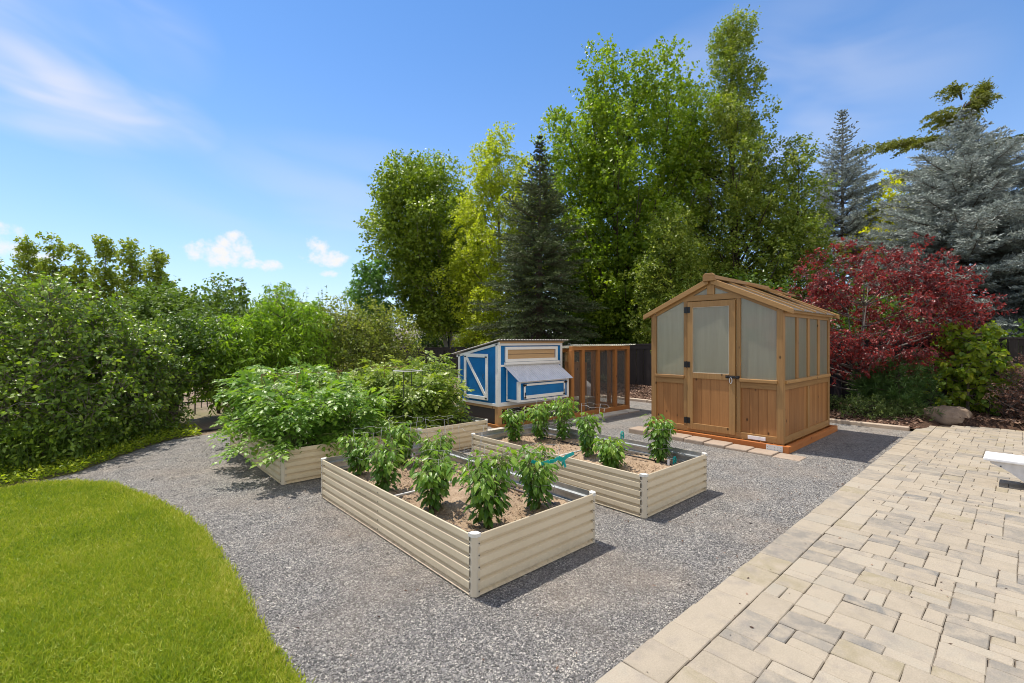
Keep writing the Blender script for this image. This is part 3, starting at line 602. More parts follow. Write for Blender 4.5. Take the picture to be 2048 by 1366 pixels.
# ================================================================== RAISED BEDS
BH = .355; BL = 2.335; BWd = 1.115
def bed_proto(loc, label):
    root = thing('raised_bed', loc, label, 'raised bed', 'corrugated metal raised beds on the gravel')
    ox, oy = loc[0], loc[1]
    prof = [(0, 0), (.025, 0), (.035, .010), (.058, .010), (.068, 0)]
    off = [(.0, .0)]; z = 0.004; off = [(z, .016)]
    npd = 5; pitch = (BH-.012)/npd
    for i in range(npd):
        for f, d in ((.08, .016), (.20, -.005), (.44, -.005), (.52, .016)): off.append((z+(i+f)*pitch, d))
    off.append((BH-.004, .016)); off.append((BH, .013))
    def panel(p0, p1, nv, nm='panel', seam=False):
        p0 = np.array(p0); p1 = np.array(p1); nv = np.array(nv); V = []; F = []; mi = []
        k = len(off)
        for ins, sgn in ((0, 0), (.003, 1)):
            for (zz, d) in off:
                for p in (p0, p1): V.append(np.array([p[0]+nv[0]*(d-ins), p[1]+nv[1]*(d-ins), zz]))
        for i in range(k-1):
            a = 2*i; F.append((a, a+1, a+3, a+2)); mi.append(0)
            b = 2*k+2*i; F.append((b, b+2, b+3, b+1)); mi.append(1)
        t_ = 2*(k-1); F.append((t_, t_+1, 2*k+t_+1, 2*k+t_)); mi.append(0)
        for e in (0, 1):
            for i in range(k-1): F.append((2*i+e, 2*i+2+e, 2*k+2*i+2+e, 2*k+2*i+e)); mi.append(0)
        if seam:
            u_ = (p1-p0)/np.linalg.norm(p1-p0)
            for q in range(5):
                zq = .045+q*.068; s_ = .0045; b = len(V); c_ = np.array([p0[0], p0[1]])+nv*.0165+u_*.016
                for dn_ in (-.004, .003):
                    for du, dz in ((-s_, -s_), (s_, -s_), (s_, s_), (-s_, s_)): e_ = c_+nv*dn_+u_*du; V.append(np.array([e_[0], e_[1], zq+dz]))
                F += [(b+4, b+5, b+6, b+7), (b, b+1, b+5, b+4), (b+1, b+2, b+6, b+5), (b+2, b+3, b+7, b+6), (b+3, b, b+4, b+7)]; mi += [2]*5
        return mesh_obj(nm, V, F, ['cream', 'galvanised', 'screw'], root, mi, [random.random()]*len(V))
    x0, x1, y0, y1 = ox-BWd/2, ox+BWd/2, oy-BL/2, oy+BL/2; c = .026; i_ = .012
    for x, nx_ in ((x0+i_, -1), (x1-i_, 1)):
        panel((x, y0+c), (x, oy+.004), (nx_, 0)); panel((x+nx_*-.002, oy-.012), (x+nx_*-.002, y1-c), (nx_, 0), seam=True)
    for y, ny_ in ((y0+i_, -1), (y1-i_, 1)): panel((x0+c, y), (x1-c, y), (0, ny_))
    for sx in (-1, 1):
        for sy in (-1, 1):
            cx, cy = ox+sx*BWd/2, oy+sy*BL/2; w = .040; pt = lambda a, b: (cx-sx*a, cy-sy*b, 0)
            e = -.004
            lp = [pt(e, w), pt(e, .016), pt(.016, e), pt(w, e), pt(w, .014), pt(.014, w)]
            mb = MB(); mb.prism([(p[0], p[1], .001) for p in lp], (0, 0, BH-.004))
            for q in range(5):
                zq = .03+q*.068
                for a, b, ax_ in ((-.005, w-.006, 0), (w-.006, -.005, 1)):
                    p = pt(a, b); s_ = .003; mb.box(p[0]-s_, p[0]+s_, p[1]-s_, p[1]+s_, zq-s_, zq+s_, 1)
            po = mb.obj('corner_post', ['cream_post', 'screw'], root)
            mb = MB(); e = -.006; w = .047
            lp = [pt(e, w), pt(e, .013), pt(.013, e), pt(w, e), pt(w, .022), pt(.022, w)]
            mb.prism([(p[0], p[1], BH-.016) for p in lp], (0, 0, .021)); mb.obj('cap', 'cap_white', po)
    # soil
    nx, ny = 46, 92; xs = np.linspace(x0+.016, x1-.016, nx); ys = np.linspace(y0+.016, y1-.016, ny); X, Y = np.meshgrid(xs, ys, indexing='ij')
    Z = .215+.022*np.sin(X*6.3+.5)*np.cos(Y*4.2)+.010*np.sin(X*19+Y*7)+rng.normal(size=X.shape)*.006
    V = np.stack([X, Y, Z], -1).reshape(-1, 3); F = [(i*ny+j, (i+1)*ny+j, (i+1)*ny+j+1, i*ny+j+1) for i in range(nx-1) for j in range(ny-1)]
    mesh_obj('soil', V, F, 'soil', root, smooth=True)
    MB().tube([(x0+.012, oy, .262), (x1-.012, oy, .262)], .0085, 8).obj('brace_rod', 'rod', root, smooth=True)
    return root
def copy_tree(o, loc, label, rz=0.0):
    def rec(s, par):
        c = s.copy(); COL.objects.link(c); c.parent = par
        for ch in s.children: rec(ch, c)
        return c
    c = rec(o, None); c.location = loc; c.rotation_euler = (0, 0, rz); c['label'] = label; return c
BEDS = [(2.170, 3.262), (3.925, 3.262), (2.01, 6.215), (3.60, 6.24)]
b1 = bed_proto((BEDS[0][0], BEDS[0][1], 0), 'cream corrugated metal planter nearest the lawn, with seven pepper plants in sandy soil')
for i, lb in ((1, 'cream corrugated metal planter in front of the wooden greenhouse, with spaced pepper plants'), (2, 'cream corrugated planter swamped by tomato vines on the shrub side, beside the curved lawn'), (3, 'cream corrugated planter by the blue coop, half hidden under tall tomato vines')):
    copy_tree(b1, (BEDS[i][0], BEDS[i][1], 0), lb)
def clods(x0, x1, y0, y1, n):
    P = np.stack([rng.uniform(x0, x1, n), rng.uniform(y0, y1, n), np.full(n, .222)], 1); return P
P = np.concatenate([clods(1.66, 2.68, 2.14, 4.38, 2600), clods(3.42, 4.42, 2.14, 4.38, 1800)])
rocks('soil_crumbs', P, rng.uniform(.003, .011, len(P)), 'soil', 'dry sandy crumbs on the soil of the pepper beds', 'soil', .7)
def hose(name, pts, r, mat, label):
    P = [np.array(p, float) for p in pts]; out = []
    for i in range(len(P)-1):
        p0 = P[max(i-1, 0)]; p1 = P[i]; p2 = P[i+1]; p3 = P[min(i+2, len(P)-1)]
        for t_ in np.linspace(0, 1, 7)[:-1]: out.append(.5*((2*p1)+(-p0+p2)*t_+(2*p0-5*p1+4*p2-p3)*t_**2+(-p0+3*p1-3*p2+p3)*t_**3))
    out.append(P[-1]); o = MB().tube(out, r, 7).obj(name, mat, smooth=True); return tag(o, label, 'hose')
hose('irrigation_hose', [(1.75, 4.3, .225), (1.76, 3.7, .232), (1.74, 3.2, .226), (1.78, 2.75, .232), (1.82, 2.42, .228), (2.02, 2.22, .232), (2.4, 2.2, .226), (2.58, 2.34, .23), (2.6, 2.9, .234), (2.55, 3.5, .226), (2.62, 4.2, .23)], .0095, 'hose', 'brown drip hose looping over the soil of the planter nearest the lawn')
hose('irrigation_hose', [(3.6, 4.3, .225), (3.58, 3.4, .232), (3.62, 2.6, .228), (3.8, 2.3, .228), (4.2, 2.28, .23), (4.3, 2.6, .23), (4.28, 3.4, .23), (4.3, 4.2, .23)], .008, 'hose_black', 'black drip hose on the soil of the planter before the greenhouse')
hose('garden_hose', [(.55, 9.2, .0), (.9, 9.05, .004), (1.3, 8.98, .004), (1.8, 8.98, .0), (2.6, 9.0, .002)], .014, 'hose_black', 'black hose along the shaded dirt strip beyond the gravel')
# ---------------------------------------------------------------- peppers
def pepper(loc, h, w, label, nl=230, L=.085, seed=0, low=.18):
    root = thing('pepper_plant', loc, label, 'pepper plant', 'pepper plants in the raised beds'); F = Fol(); mb = MB(); P = []; A = []; lv = []
    ns = 7
    for i in range(ns):
        a = i*2.4+seed+rng.normal()*.2; r = w*.5*rng.uniform(.35, .85); zt = h*rng.uniform(.82, 1.0)*(1-.12*(r/(w*.5))**2)
        S = np.array([rng.normal()*.008, rng.normal()*.008, -.02]); E = np.array([math.cos(a)*r, math.sin(a)*r, zt]); M = np.array([math.cos(a)*r*.25, math.sin(a)*r*.25, zt*.5]); pts = bez(S, M, E, 8)
        mb.tube(pts, [.0065*(1-.7*j/7) for j in range(8)], 6)
        k = nl//ns
        t_ = np.clip(low+(1-low)*rng.random(k)**.78, 0, 1); j = np.minimum((t_*7).astype(int), 6); f = (t_*7-j)[:, None]; p = np.array(pts)[j]*(1-f)+np.array(pts)[j+1]*f
        d = runit(k)*np.array([1, 1, .35])+np.array([math.cos(a), math.sin(a), 0])*.35; d = nrm(d); pet = rng.uniform(.015, w*.26, k)*(.65+.35*t_)
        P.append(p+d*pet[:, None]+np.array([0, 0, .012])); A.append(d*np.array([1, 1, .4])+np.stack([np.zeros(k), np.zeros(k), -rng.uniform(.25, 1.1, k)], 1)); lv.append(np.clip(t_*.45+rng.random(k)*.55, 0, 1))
        F.twigs(p, p+d*pet[:, None]+np.array([0, 0, .012]), .0016, .001, 1)
    P = np.concatenate(P); A = np.concatenate(A); n = len(P); N = nrm(np.array([0, 0, 1.])+runit(n)*.45); l = L*rng.uniform(.6, 1.25, n)
    F.leaves(P, A, N, l, l*rng.uniform(.46, .58, n), OVAL, np.concatenate(lv))
    mb.obj('stem', 'stem', root, smooth=True, local=True); F.obj('foliage', ['leaf_pepper', 'stem'], root); return root
SZ = .215
PEP = [((1.85, 4.13), .40, .33, 'bushy pepper plant in the back left corner of the lawn-side planter'), ((1.83, 3.56), .42, .36, 'pepper plant beside the long left panel of the lawn-side planter, mid-length'),
       ((2.36, 4.22), .45, .33, 'pepper plant at the coop-side end of the lawn-side planter, under a wire ring'), ((2.46, 3.80), .36, .36, 'low pepper plant with a wide wire ring round its top in the lawn-side planter'),
       ((1.87, 2.93), .42, .35, 'narrow-based pepper plant at the white brace rod in the lawn-side planter'), ((1.99, 2.42), .53, .44, 'largest pepper plant, big drooping leaves, at the near corner of the lawn-side planter'),
       ((2.45, 2.42), .48, .34, 'tall pepper plant bound with teal tape at the right panel of the lawn-side planter'),
       ((3.88, 4.22), .43, .27, 'slim pepper plant standing before the corner leg of the blue coop'), ((4.20, 4.10), .50, .40, 'pepper plant under the egg box, left of a taller bushy one'),
       ((4.36, 3.86), .56, .33, 'tall dense pepper plant in front of the wire run'), ((3.93, 3.13), .52, .30, 'upright pepper plant by the brace rod of the greenhouse-side planter, hoop above it'),
       ((3.78, 2.72), .31, .38, 'low spreading pepper plant with broad leaves in the greenhouse-side planter'), ((4.33, 2.52), .50, .29, 'lone pepper plant with a white tag in front of the greenhouse door')]
for i, (xy, h, w, lb) in enumerate(PEP): pepper((xy[0], xy[1], SZ), h, w, lb, nl=(580 if 'largest' in lb else 430), L=.066 if xy[1] < 3 else .059, seed=i*1.3, low=.12)
def cage(loc, rs, h, label, legs=3, mat='wire', r=.0015, tilt=0.0, nm='plant_cage', ph=.3):
    root = thing(nm, loc, label, 'plant cage', 'wire cages round the garden plants'); root.rotation_euler = (tilt, tilt*.6, 0); mb = MB()
    for i in range(legs):
        a = ph+i*2*math.pi/legs; c_, s_ = math.cos(a), math.sin(a)
        mb.tube([(c_*.05, s_*.05, -.06), (c_*rs[0], s_*rs[0], h*.45), (c_*rs[-1], s_*rs[-1], h)], r, 4)
    mb.obj('stake', mat, root, smooth=True, local=True)
    for i, q in enumerate(rs):
        z = h*(.45+.55*i/max(1, len(rs)-1)); n = 20; mb = MB()
        mb.tube([(math.cos(2*math.pi*j/n)*q*(1+.04*math.sin(3*j)), math.sin(2*math.pi*j/n)*q, z+.008*math.sin(2*j+i)) for j in range(n)], r, 4, closed=True); mb.obj('ring', mat, root, smooth=True, local=True)
    return root
cage((1.90, 4.02, SZ), (.12, .15), .43, 'wire cage over the pepper plant in the back left corner of the lawn-side planter'); cage((2.30, 4.12, SZ), (.13, .17), .47, 'wide wire hoop rising above the pepper plant at the coop-side end of the lawn-side planter', tilt=.05)
cage((2.46, 3.80, SZ), (.12, .17), .40, 'wide wire ring round the top of the low pepper plant by the brace rod'); cage((2.0, 2.45, SZ), (.13, .16), .50, 'wire cage inside the largest pepper plant at the near corner', ph=1.0)
cage((1.88, 2.95, SZ), (.11, .145), .40, 'wire cage round the narrow-based pepper plant at the brace rod'); cage((2.47, 2.40, SZ), (.11, .14), .45, 'wire cage of the teal-taped pepper plant', ph=.9)
cage((2.62, 3.92, SZ), (.12, .14), .47, 'empty bent wire cage standing tallest between the two pepper planters', tilt=-.06); cage((2.62, 3.45, SZ), (.12, .15), .44, 'empty wire cage leaning on the right panel of the lawn-side planter', tilt=.08)
cage((3.93, 4.2, SZ), (.11, .14), .40, 'wire cage of the slim pepper plant before the coop leg'); cage((4.28, 4.02, SZ), (.13, .16), .52, 'wire hoops between the two bushy peppers under the egg box')
cage((3.95, 3.10, SZ), (.11, .15), .56, 'wire hoop above the upright pepper plant by the brace rod', tilt=.07); cage((4.34, 2.52, SZ), (.11, .14), .36, 'wire cage round the lone tagged pepper plant before the greenhouse door')
def ribbon(name, pts, w, mat, label, cat):
    mb = MB()
    for i in range(len(pts)-1):
        p, q = Vector(pts[i]), Vector(pts[i+1]); mb.bar(p, q, .0015, w*(.7+.5*random.random()), up=(random.uniform(-.5, .5), random.uniform(-.5, .5), 1))
    return tag(mb.obj(name, mat), label, cat)
ribbon('plant_tape', [(2.33, 2.36, .60), (2.37, 2.30, .585), (2.42, 2.27, .60), (2.46, 2.26, .597), (2.50, 2.26, .615), (2.54, 2.25, .595), (2.58, 2.25, .612), (2.64, 2.23, .632)], .030, 'teal', 'teal stretch tape tied round the tall pepper plant by the right panel', 'tape')
mb = MB(); mb.bar((2.55, 2.255, .605), (2.57, 2.25, .535), .002, .02, (1, 0, 0)); mb.bar((2.57, 2.26, .61), (2.545, 2.26, .55), .002, .018, (1, 0, 0)); tag(mb.obj('tape_end', 'teal'), 'loose teal tape ends hanging from the taped pepper plant', 'tape')
mb = MB(); mb.box(4.24, 4.255, 2.365, 2.385, .20, .285); tag(mb.obj('plant_tag', 'white_plastic', bevel=.003), 'white plastic plant tag in the soil before the lone pepper plant', 'plant tag')
def clip(loc, label, leg=0.0):
    root = thing('plant_clip', loc, label, 'clip', 'teal clips in the greenhouse-side planter'); mb = MB()
    mb.tube([(-.022, 0, -.03), (-.022, 0, .03), (-.012, 0, .045), (.012, 0, .045), (.022, 0, .03), (.022, 0, -.03)], .008, 6); mb.box(-.026, .026, -.005, .005, -.004, .012); mb.obj('clip_body', 'teal', root, smooth=False, local=True)
    if leg: MB().tube([(0, 0, -leg), (0, 0, .03)], .002, 4).obj('wire_stake', 'wire', root, local=True)
    return root
clip((4.32, 2.35, .255), 'teal clip at the foot of the lone tagged pepper plant'); clip((4.40, 3.02, .40), 'teal clip on a thin wire stake at the greenhouse side of the planter', .2)
# ---------------------------------------------------------------- tomatoes
def tomato(loc, h, w, label, mat='leaf_tomato', nst=15, nlv=170, Lc=.20, lean=(0, 0), seed=0.0):
    root = thing('tomato_plant', loc, label, 'tomato plant', 'tomato plants crowding the far beds'); F = Fol(); mb = MB(); O = []; D = []; sv = []
    for i in range(nst):
        a = seed+i*2.4; r = w*(.25+.75*((i+.5)/nst)**.6)*rng.uniform(.85, 1.1); hz = h*(1.02-.55*(r/w)**2.2)*rng.uniform(.9, 1.08)
        S = np.array([rng.normal()*.03, rng.normal()*.03, -.02]); E = np.array([math.cos(a)*r+lean[0]*r, math.sin(a)*r+lean[1]*r, hz*(.34 if r > .8*w else 1.0)]); M = np.array([math.cos(a)*r*.45, math.sin(a)*r*.45, hz*1.02]); pts = np.array(bez(S, M, E, 9))
        mb.tube(pts, [.009*(1-.75*j/8) for j in range(9)], 5)
        k = nlv//nst; t_ = .12+.88*rng.random(k)**.75; j = np.minimum((t_*8).astype(int), 7); f = (t_*8-j)[:, None]; p = pts[j]*(1-f)+pts[j+1]*f
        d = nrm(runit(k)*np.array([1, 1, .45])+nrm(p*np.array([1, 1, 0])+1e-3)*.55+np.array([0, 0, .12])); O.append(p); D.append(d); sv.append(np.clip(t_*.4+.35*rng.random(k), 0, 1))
    O = np.concatenate(O); D = np.concatenate(D); sv = np.concatenate(sv); n = len(O); lc = Lc*rng.uniform(.65, 1.25, n); N = nrm(np.array([0, 0, 1.])+runit(n)*.35); S = nrm(np.cross(D, N)); N = np.cross(S, D)
    dn = np.array([0, 0, -1.])
    def pos(s_): return O+D*(lc*s_)[:, None]+dn*(lc*.4*s_**2)[:, None]
    F.twigs(O, pos(.55), .0022, .0016); F.twigs(pos(.55), pos(1.0), .0016, .001)
    for s_, sz, sd_ in ((.32, .36, 1), (.32, .36, -1), (.58, .42, 1), (.60, .42, -1), (.84, .38, 1), (.85, .38, -1), (1.0, .46, 0), (.46, .18, 1), (.72, .18, -1)):
        A = (D*.55+S*sd_*.85 if sd_ else D)+dn*(.05+.5*rng.random(n))[:, None]; l = lc*sz*rng.uniform(.75, 1.2, n)
        F.leaves(pos(s_)+S*sd_*.012, A, nrm(N+runit(n)*.35), l, l*.62, LOBED if sz > .3 else KITE, np.clip(sv+.3*rng.random(n), 0, 1))
    mb.obj('stem', 'stem', root, smooth=True, local=True); F.obj('foliage', [mat, 'stem'], root); return root
TOM = [((1.70, 5.36), .72, .62, 'sprawling tomato plant at the near left corner of the shrub-side bed, hanging over the boards', 'leaf_tomato'), ((2.28, 5.36), .70, .55, 'tomato plant at the near right end of the shrub-side bed behind the pepper cages', 'leaf_tomato'),
       ((1.68, 6.15), .86, .62, 'tomato plant on the lawn side, midway along the shrub-side bed', 'leaf_tomato'), ((2.28, 6.15), .88, .48, 'tomato plant in the middle of the shrub-side bed inside rusty cages', 'leaf_tomato'),
       ((1.75, 6.95), .92, .62, 'tomato plant with a long arching shoot at the far left of the shrub-side bed', 'leaf_tomato'), ((2.30, 6.95), .95, .48, 'tomato plant at the far right end of the shrub-side bed under the peach tree', 'leaf_tomato'),
       ((3.34, 5.7), .70, .46, 'pale tomato plant at the near left of the coop-side bed, dark square cage in it', 'leaf_tomato_warm'), ((3.78, 5.75), .74, .46, 'leafy tomato plant at the near right of the coop-side bed', 'leaf_tomato_warm'),
       ((3.3, 6.4), .86, .46, 'tomato plant on the left, midway along the coop-side bed', 'leaf_tomato_warm'), ((4.0, 6.28), 1.02, .52, 'tall climbing tomato plant against the blue coop door', 'leaf_tomato_warm'),
       ((3.35, 7.15), .92, .42, 'tomato plant at the far left of the coop-side bed', 'leaf_tomato_warm'), ((3.95, 7.05), .98, .46, 'tomato plant at the far right of the coop-side bed beneath the dark fence', 'leaf_tomato_warm')]
for i, (xy, h, w, lb, mt_) in enumerate(TOM): tomato((xy[0], xy[1], SZ), h, w, lb, mt_, seed=i*1.1, nlv=440, nst=22, Lc=.165)
for i, (xy, lb) in enumerate((((1.75, 6.1), 'rusty tomato cage in the lawn-side tomato plant'), ((2.3, 6.2), 'rusty tomato cage at the centre of the shrub-side bed'), ((2.35, 6.9), 'rusty tomato cage at the far right end of the shrub-side bed'), ((3.4, 6.6), 'rusty tomato cage on the left of the coop-side bed'), ((3.85, 6.7), 'rusty tomato cage in the middle of the coop-side bed'))):
    cage((xy[0], xy[1], SZ), (.18, .2, .22), .84, lb, 5, 'rust', .003, nm='tomato_cage')
def square_cage(loc):
    root = thing('square_cage', loc, 'dark green square wire cage with pale top bar in the coop-side tomatoes', 'plant cage', 'wire cages round the garden plants'); s_ = .14; mb = MB()
    for a, b in ((-1, -1), (1, -1), (1, 1), (-1, 1)): mb.tube([(a*s_, b*s_, -.1), (a*s_, b*s_, .84)], .005, 5)
    mb.obj('stake', 'wire_dark', root, local=True); mb = MB()
    for z in (.45, .62): mb.tube([(a*s_, b*s_, z) for a, b in ((-1, -1), (1, -1), (1, 1), (-1, 1))], .004, 5, closed=True)
    mb.obj('side_bar', 'wire_dark', root, local=True); MB().tube([(a*s_, b*s_, .84) for a, b in ((-1, -1), (1, -1), (1, 1), (-1, 1))], .006, 5, closed=True).obj('top_bar', 'rod', root, local=True)
square_cage((3.2, 5.62, SZ))
# ================================================================== CHICKEN COOP
def coop():
    X0, X1, Y0, Y1 = 5.09, 6.69, 5.95, 7.06; ZB = .37; ZF = 1.43; ZK = 1.215
    root = thing('chicken_coop', (5.89, 6.5, 0), 'bright blue chicken coop with white trim and egg box, raised on wooden legs', 'chicken coop')
    zt = lambda y: ZF+(ZK-ZF)*(y-Y0)/(Y1-Y0)
    mb = MB(); mb.prism([(X0, Y0, ZB), (X0, Y1, ZB), (X0, Y1, zt(Y1)), (X0, Y0, zt(Y0))], (X1-X0, 0, 0)); mb.obj('wall', 'blue', root)
    t = .014; w = .052; mb = MB()
    # corner and edge trim, front (-Y) and side (-X)
    for x in (X0-t, X1-w): mb.box(x, x+w+(t if x < X0 else 0), Y0-t, Y0, ZB-.015, ZF)
    mb.box(X0+w, X1-w, Y0-t, Y0, ZB-.015, ZB+.05); mb.box(X0+w, X1-w, Y0-t, Y0, ZF-.05, ZF+.004); mb.box(X0+w, X1-w, Y0-t+.003, Y0, 1.02, 1.055)
    mb.box(X0-t, X0, Y0+.001, Y0+w, ZB-.015, ZF-.01); mb.box(X0-t, X0, Y1-.04, Y1+t, ZB-.015, ZK); mb.box(X0-t+.002, X0, Y0+w, Y1-.04, ZB-.015, ZB+.03)
    mb.prism([(X0-t, Y0-.05, zt(Y0-.05)-.045), (X0-t, Y0-.05, zt(Y0-.05)), (X0-t, Y1+.06, zt(Y1+.06)), (X0-t, Y1+.06, zt(Y1+.06)-.045)], (t+.002, 0, 0))
    mb.obj('trim', 'white_trim', root, bevel=.003)
    mb = MB(); mb.box(X0-.01, X1, Y0-.04, Y0-.018, ZF-.005, ZF+.022); mb.obj('fascia_board', 'pine_h', root)
    s = np.array([0, Y1+.16-(Y0-.10), zt(Y1+.16)-zt(Y0-.10)]); ln = np.linalg.norm(s)
    corr('roof', (X0-.06, Y0-.10, zt(Y0-.10)+.034), (1, 0, 0), s/ln, X1-X0+.16, ln, .066, .009, 'tin_old', root)
    # window of bare boards
    win = MB(); win.box(5.29, 6.48, Y0-.008, Y0-.002, 1.15, 1.315); wo_ = win.obj('window_board', 'pine_h', root)
    mb = MB(); a, b, c, d = 5.235, 6.545, 1.10, 1.36; f = .05
    mb.box(a, a+f, Y0-.03, Y0-.003, c, d); mb.box(b-f, b, Y0-.03, Y0-.003, c, d); mb.box(a+f, b-f, Y0-.029, Y0-.003, d-f, d); mb.box(a+f, b-f, Y0-.029, Y0-.003, c, c+f)
    mb.obj('window_frame', 'white_trim', wo_, bevel=.003); MB().box(5.22, 6.58, Y0-.05, Y0-.003, 1.055, 1.095).obj('window_sill', 'white_trim', wo_, bevel=.004)
    MB().box(5.29, 6.48, Y0-.012, Y0-.006, 1.229, 1.234).obj('board_gap', 'screw', wo_)
    # nest box
    NX0, NX1, NY = 5.27, 6.51, 5.64; nb = MB(); nb.prism([(NX0, NY, .45), (NX0, Y0-.001, .45), (NX0, Y0-.001, .99), (NX0, NY, .785)], (NX1-NX0, 0, 0)); nest = nb.obj('egg_box', 'blue', root)
    mb = MB(); q = .012; w2 = .042
    for x in (NX0-q, NX1-w2): mb.box(x, x+w2+q, NY-q, NY, .44, .785)
    mb.box(NX0+w2, NX1-w2, NY-q, NY, .44, .475); mb.box(NX0+w2, NX1-w2, NY-q, NY, .755, .785)
    mb.box(NX0-q, NX0, NY+.001, NY+.035, .44, .785); mb.box(NX0-q, NX0, Y0-.04, Y0-.016, .44, .98); mb.box(NX0-q, NX0, NY+.035, Y0-.04, .44, .475)
    mb.obj('box_trim', 'white_trim', nest, bevel=.003)
    s = np.array([0, -(Y0-NY+.06), -.245]); ln = np.linalg.norm(s)
    corr('box_roof', (NX1+.06, Y0-.016, 1.03), (-1, 0, 0), s/ln, NX1-NX0+.12, ln, .052, .006, 'tin', nest)
    h = MB(); hx0, hx1, hz0, hz1 = 5.37, 6.40, .49, .742; h.box(hx0, hx1, NY-.02, NY-.0125, hz0, hz1); hat = h.obj('hatch', 'blue', nest)
    mb = MB(); f = .036
    mb.box(hx0, hx0+f, NY-.032, NY-.02, hz0, hz1); mb.box(hx1-f, hx1, NY-.032, NY-.02, hz0, hz1); mb.box(hx0+f, hx1-f, NY-.031, NY-.02, hz0, hz0+f+.02); mb.box(hx0+f, hx1-f, NY-.031, NY-.02, hz1-f, hz1)
    o = mb.obj('hatch_frame', 'white_trim', nest, bevel=.003)
    for x in (hx0-.025, hx1-.03):
        mb = MB(); mb.box(x, x+.075, NY-.041, NY-.033, hz1-.034, hz1-.006); mb.tube([(x+.03, NY-.04, hz1-.045), (x+.03, NY-.04, hz1)], .007, 6); mb.obj('latch', 'black', nest)
    for x in (hx0+.02, hx1-.035):
        mb = MB(); mb.box(x-.006, x+.006, NY-.041, NY-.033, hz0+.02, hz0+.11); mb.box(x-.02, x+.02, NY-.042, NY-.033, hz0+.01, hz0+.034); mb.obj('hinge', 'black', nest)
    # side door with diagonal brace
    dy0, dy1, dz0, dz1 = 6.19, 6.87, .44, 1.185; d = MB(); zt2 = lambda y: 1.235-.02*(y-dy0); d.box(X0-.016, X0-.002, dy0, dy1, dz0, 1.235); do = d.obj('door', 'blue', root)
    f = .062; mb = MB(); e = X0-.032
    mb.box(e, X0-.016, dy0, dy0+f, dz0, 1.235); mb.box(e, X0-.016, dy1-f, dy1, dz0, 1.235); mb.box(e+.001, X0-.016, dy0+f, dy1-f, 1.235-f, 1.235); mb.box(e+.001, X0-.016, dy0+f, dy1-f, dz0, dz0+f)
    mb.obj('door_frame', 'white_trim', do, bevel=.003); mb = MB(); mb.bar((X0-.023, dy1-f, 1.235-f), (X0-.023, dy0+f, dz0+f), .05, .013, up=(1, 0, 0)); mb.obj('brace', 'white_trim', do)
    MB().tube([(e-.002, 6.29, .80), (e-.02, 6.29, .81), (e-.02, 6.29, .87), (e-.002, 6.29, .88)], .006, 6).obj('handle', 'black', do, smooth=True)
    for y, z in ((dy0+.03, 1.18), (dy1-.06, 1.18), (dy0+.03, .47)):
        MB().box(e-.006, e, y-.01, y+.04, z-.008, z+.012).obj('hinge', 'black', do)
    # legs, floor frame, skirt
    for x, y in ((X0, Y0-.005), (X1-.1, Y0-.005), (X0, Y1-.09), (X1-.1, Y1-.09)): MB().box(x, x+.09, y, y+.09, -.01, ZB-.06).obj('leg', 'pine', root, bevel=.004)
    mb = MB(); mb.box(X0+.003, X1, Y0, Y0+.04, ZB-.06, ZB-.001); mb.box(X0+.003, X0+.04, Y0+.04, Y1, ZB-.06, ZB-.001); mb.box(X0+.04, X1, Y1-.04, Y1, ZB-.06, ZB-.001); mb.box(X0+.04, X1-.003, Y0+.04, Y1-.04, ZB-.03, ZB-.002); mb.obj('floor_frame', 'pine_h', root)
    mb = MB(); mb.box(X0-.02, X1, Y0-.03, Y0+.005, -.005, .05); mb.box(X0-.04, X0-.002, Y0-.04, Y1, -.005, .05); mb.box(X0+.2, X0+.24, Y0+.06, Y0+.1, .05, .31); mb.box(X0+.75, X0+.79, Y0+.06, Y0+.1, .05, .31); mb.box(X0+.09, X1-.1, Y0+.4, Y0+.44, .05, .11); mb.obj('base_rail', 'stained_h', root)
    MB().box(X0+.02, X0+.026, Y0+.09, Y1-.09, .05, ZB-.06).obj('skirt', 'mesh_skirt', root); MB().box(X0+.1, X1-.1, Y1-.06, Y1-.055, .0, ZB-.06).obj('skirt', 'mesh_skirt', root)
    return root
coop()
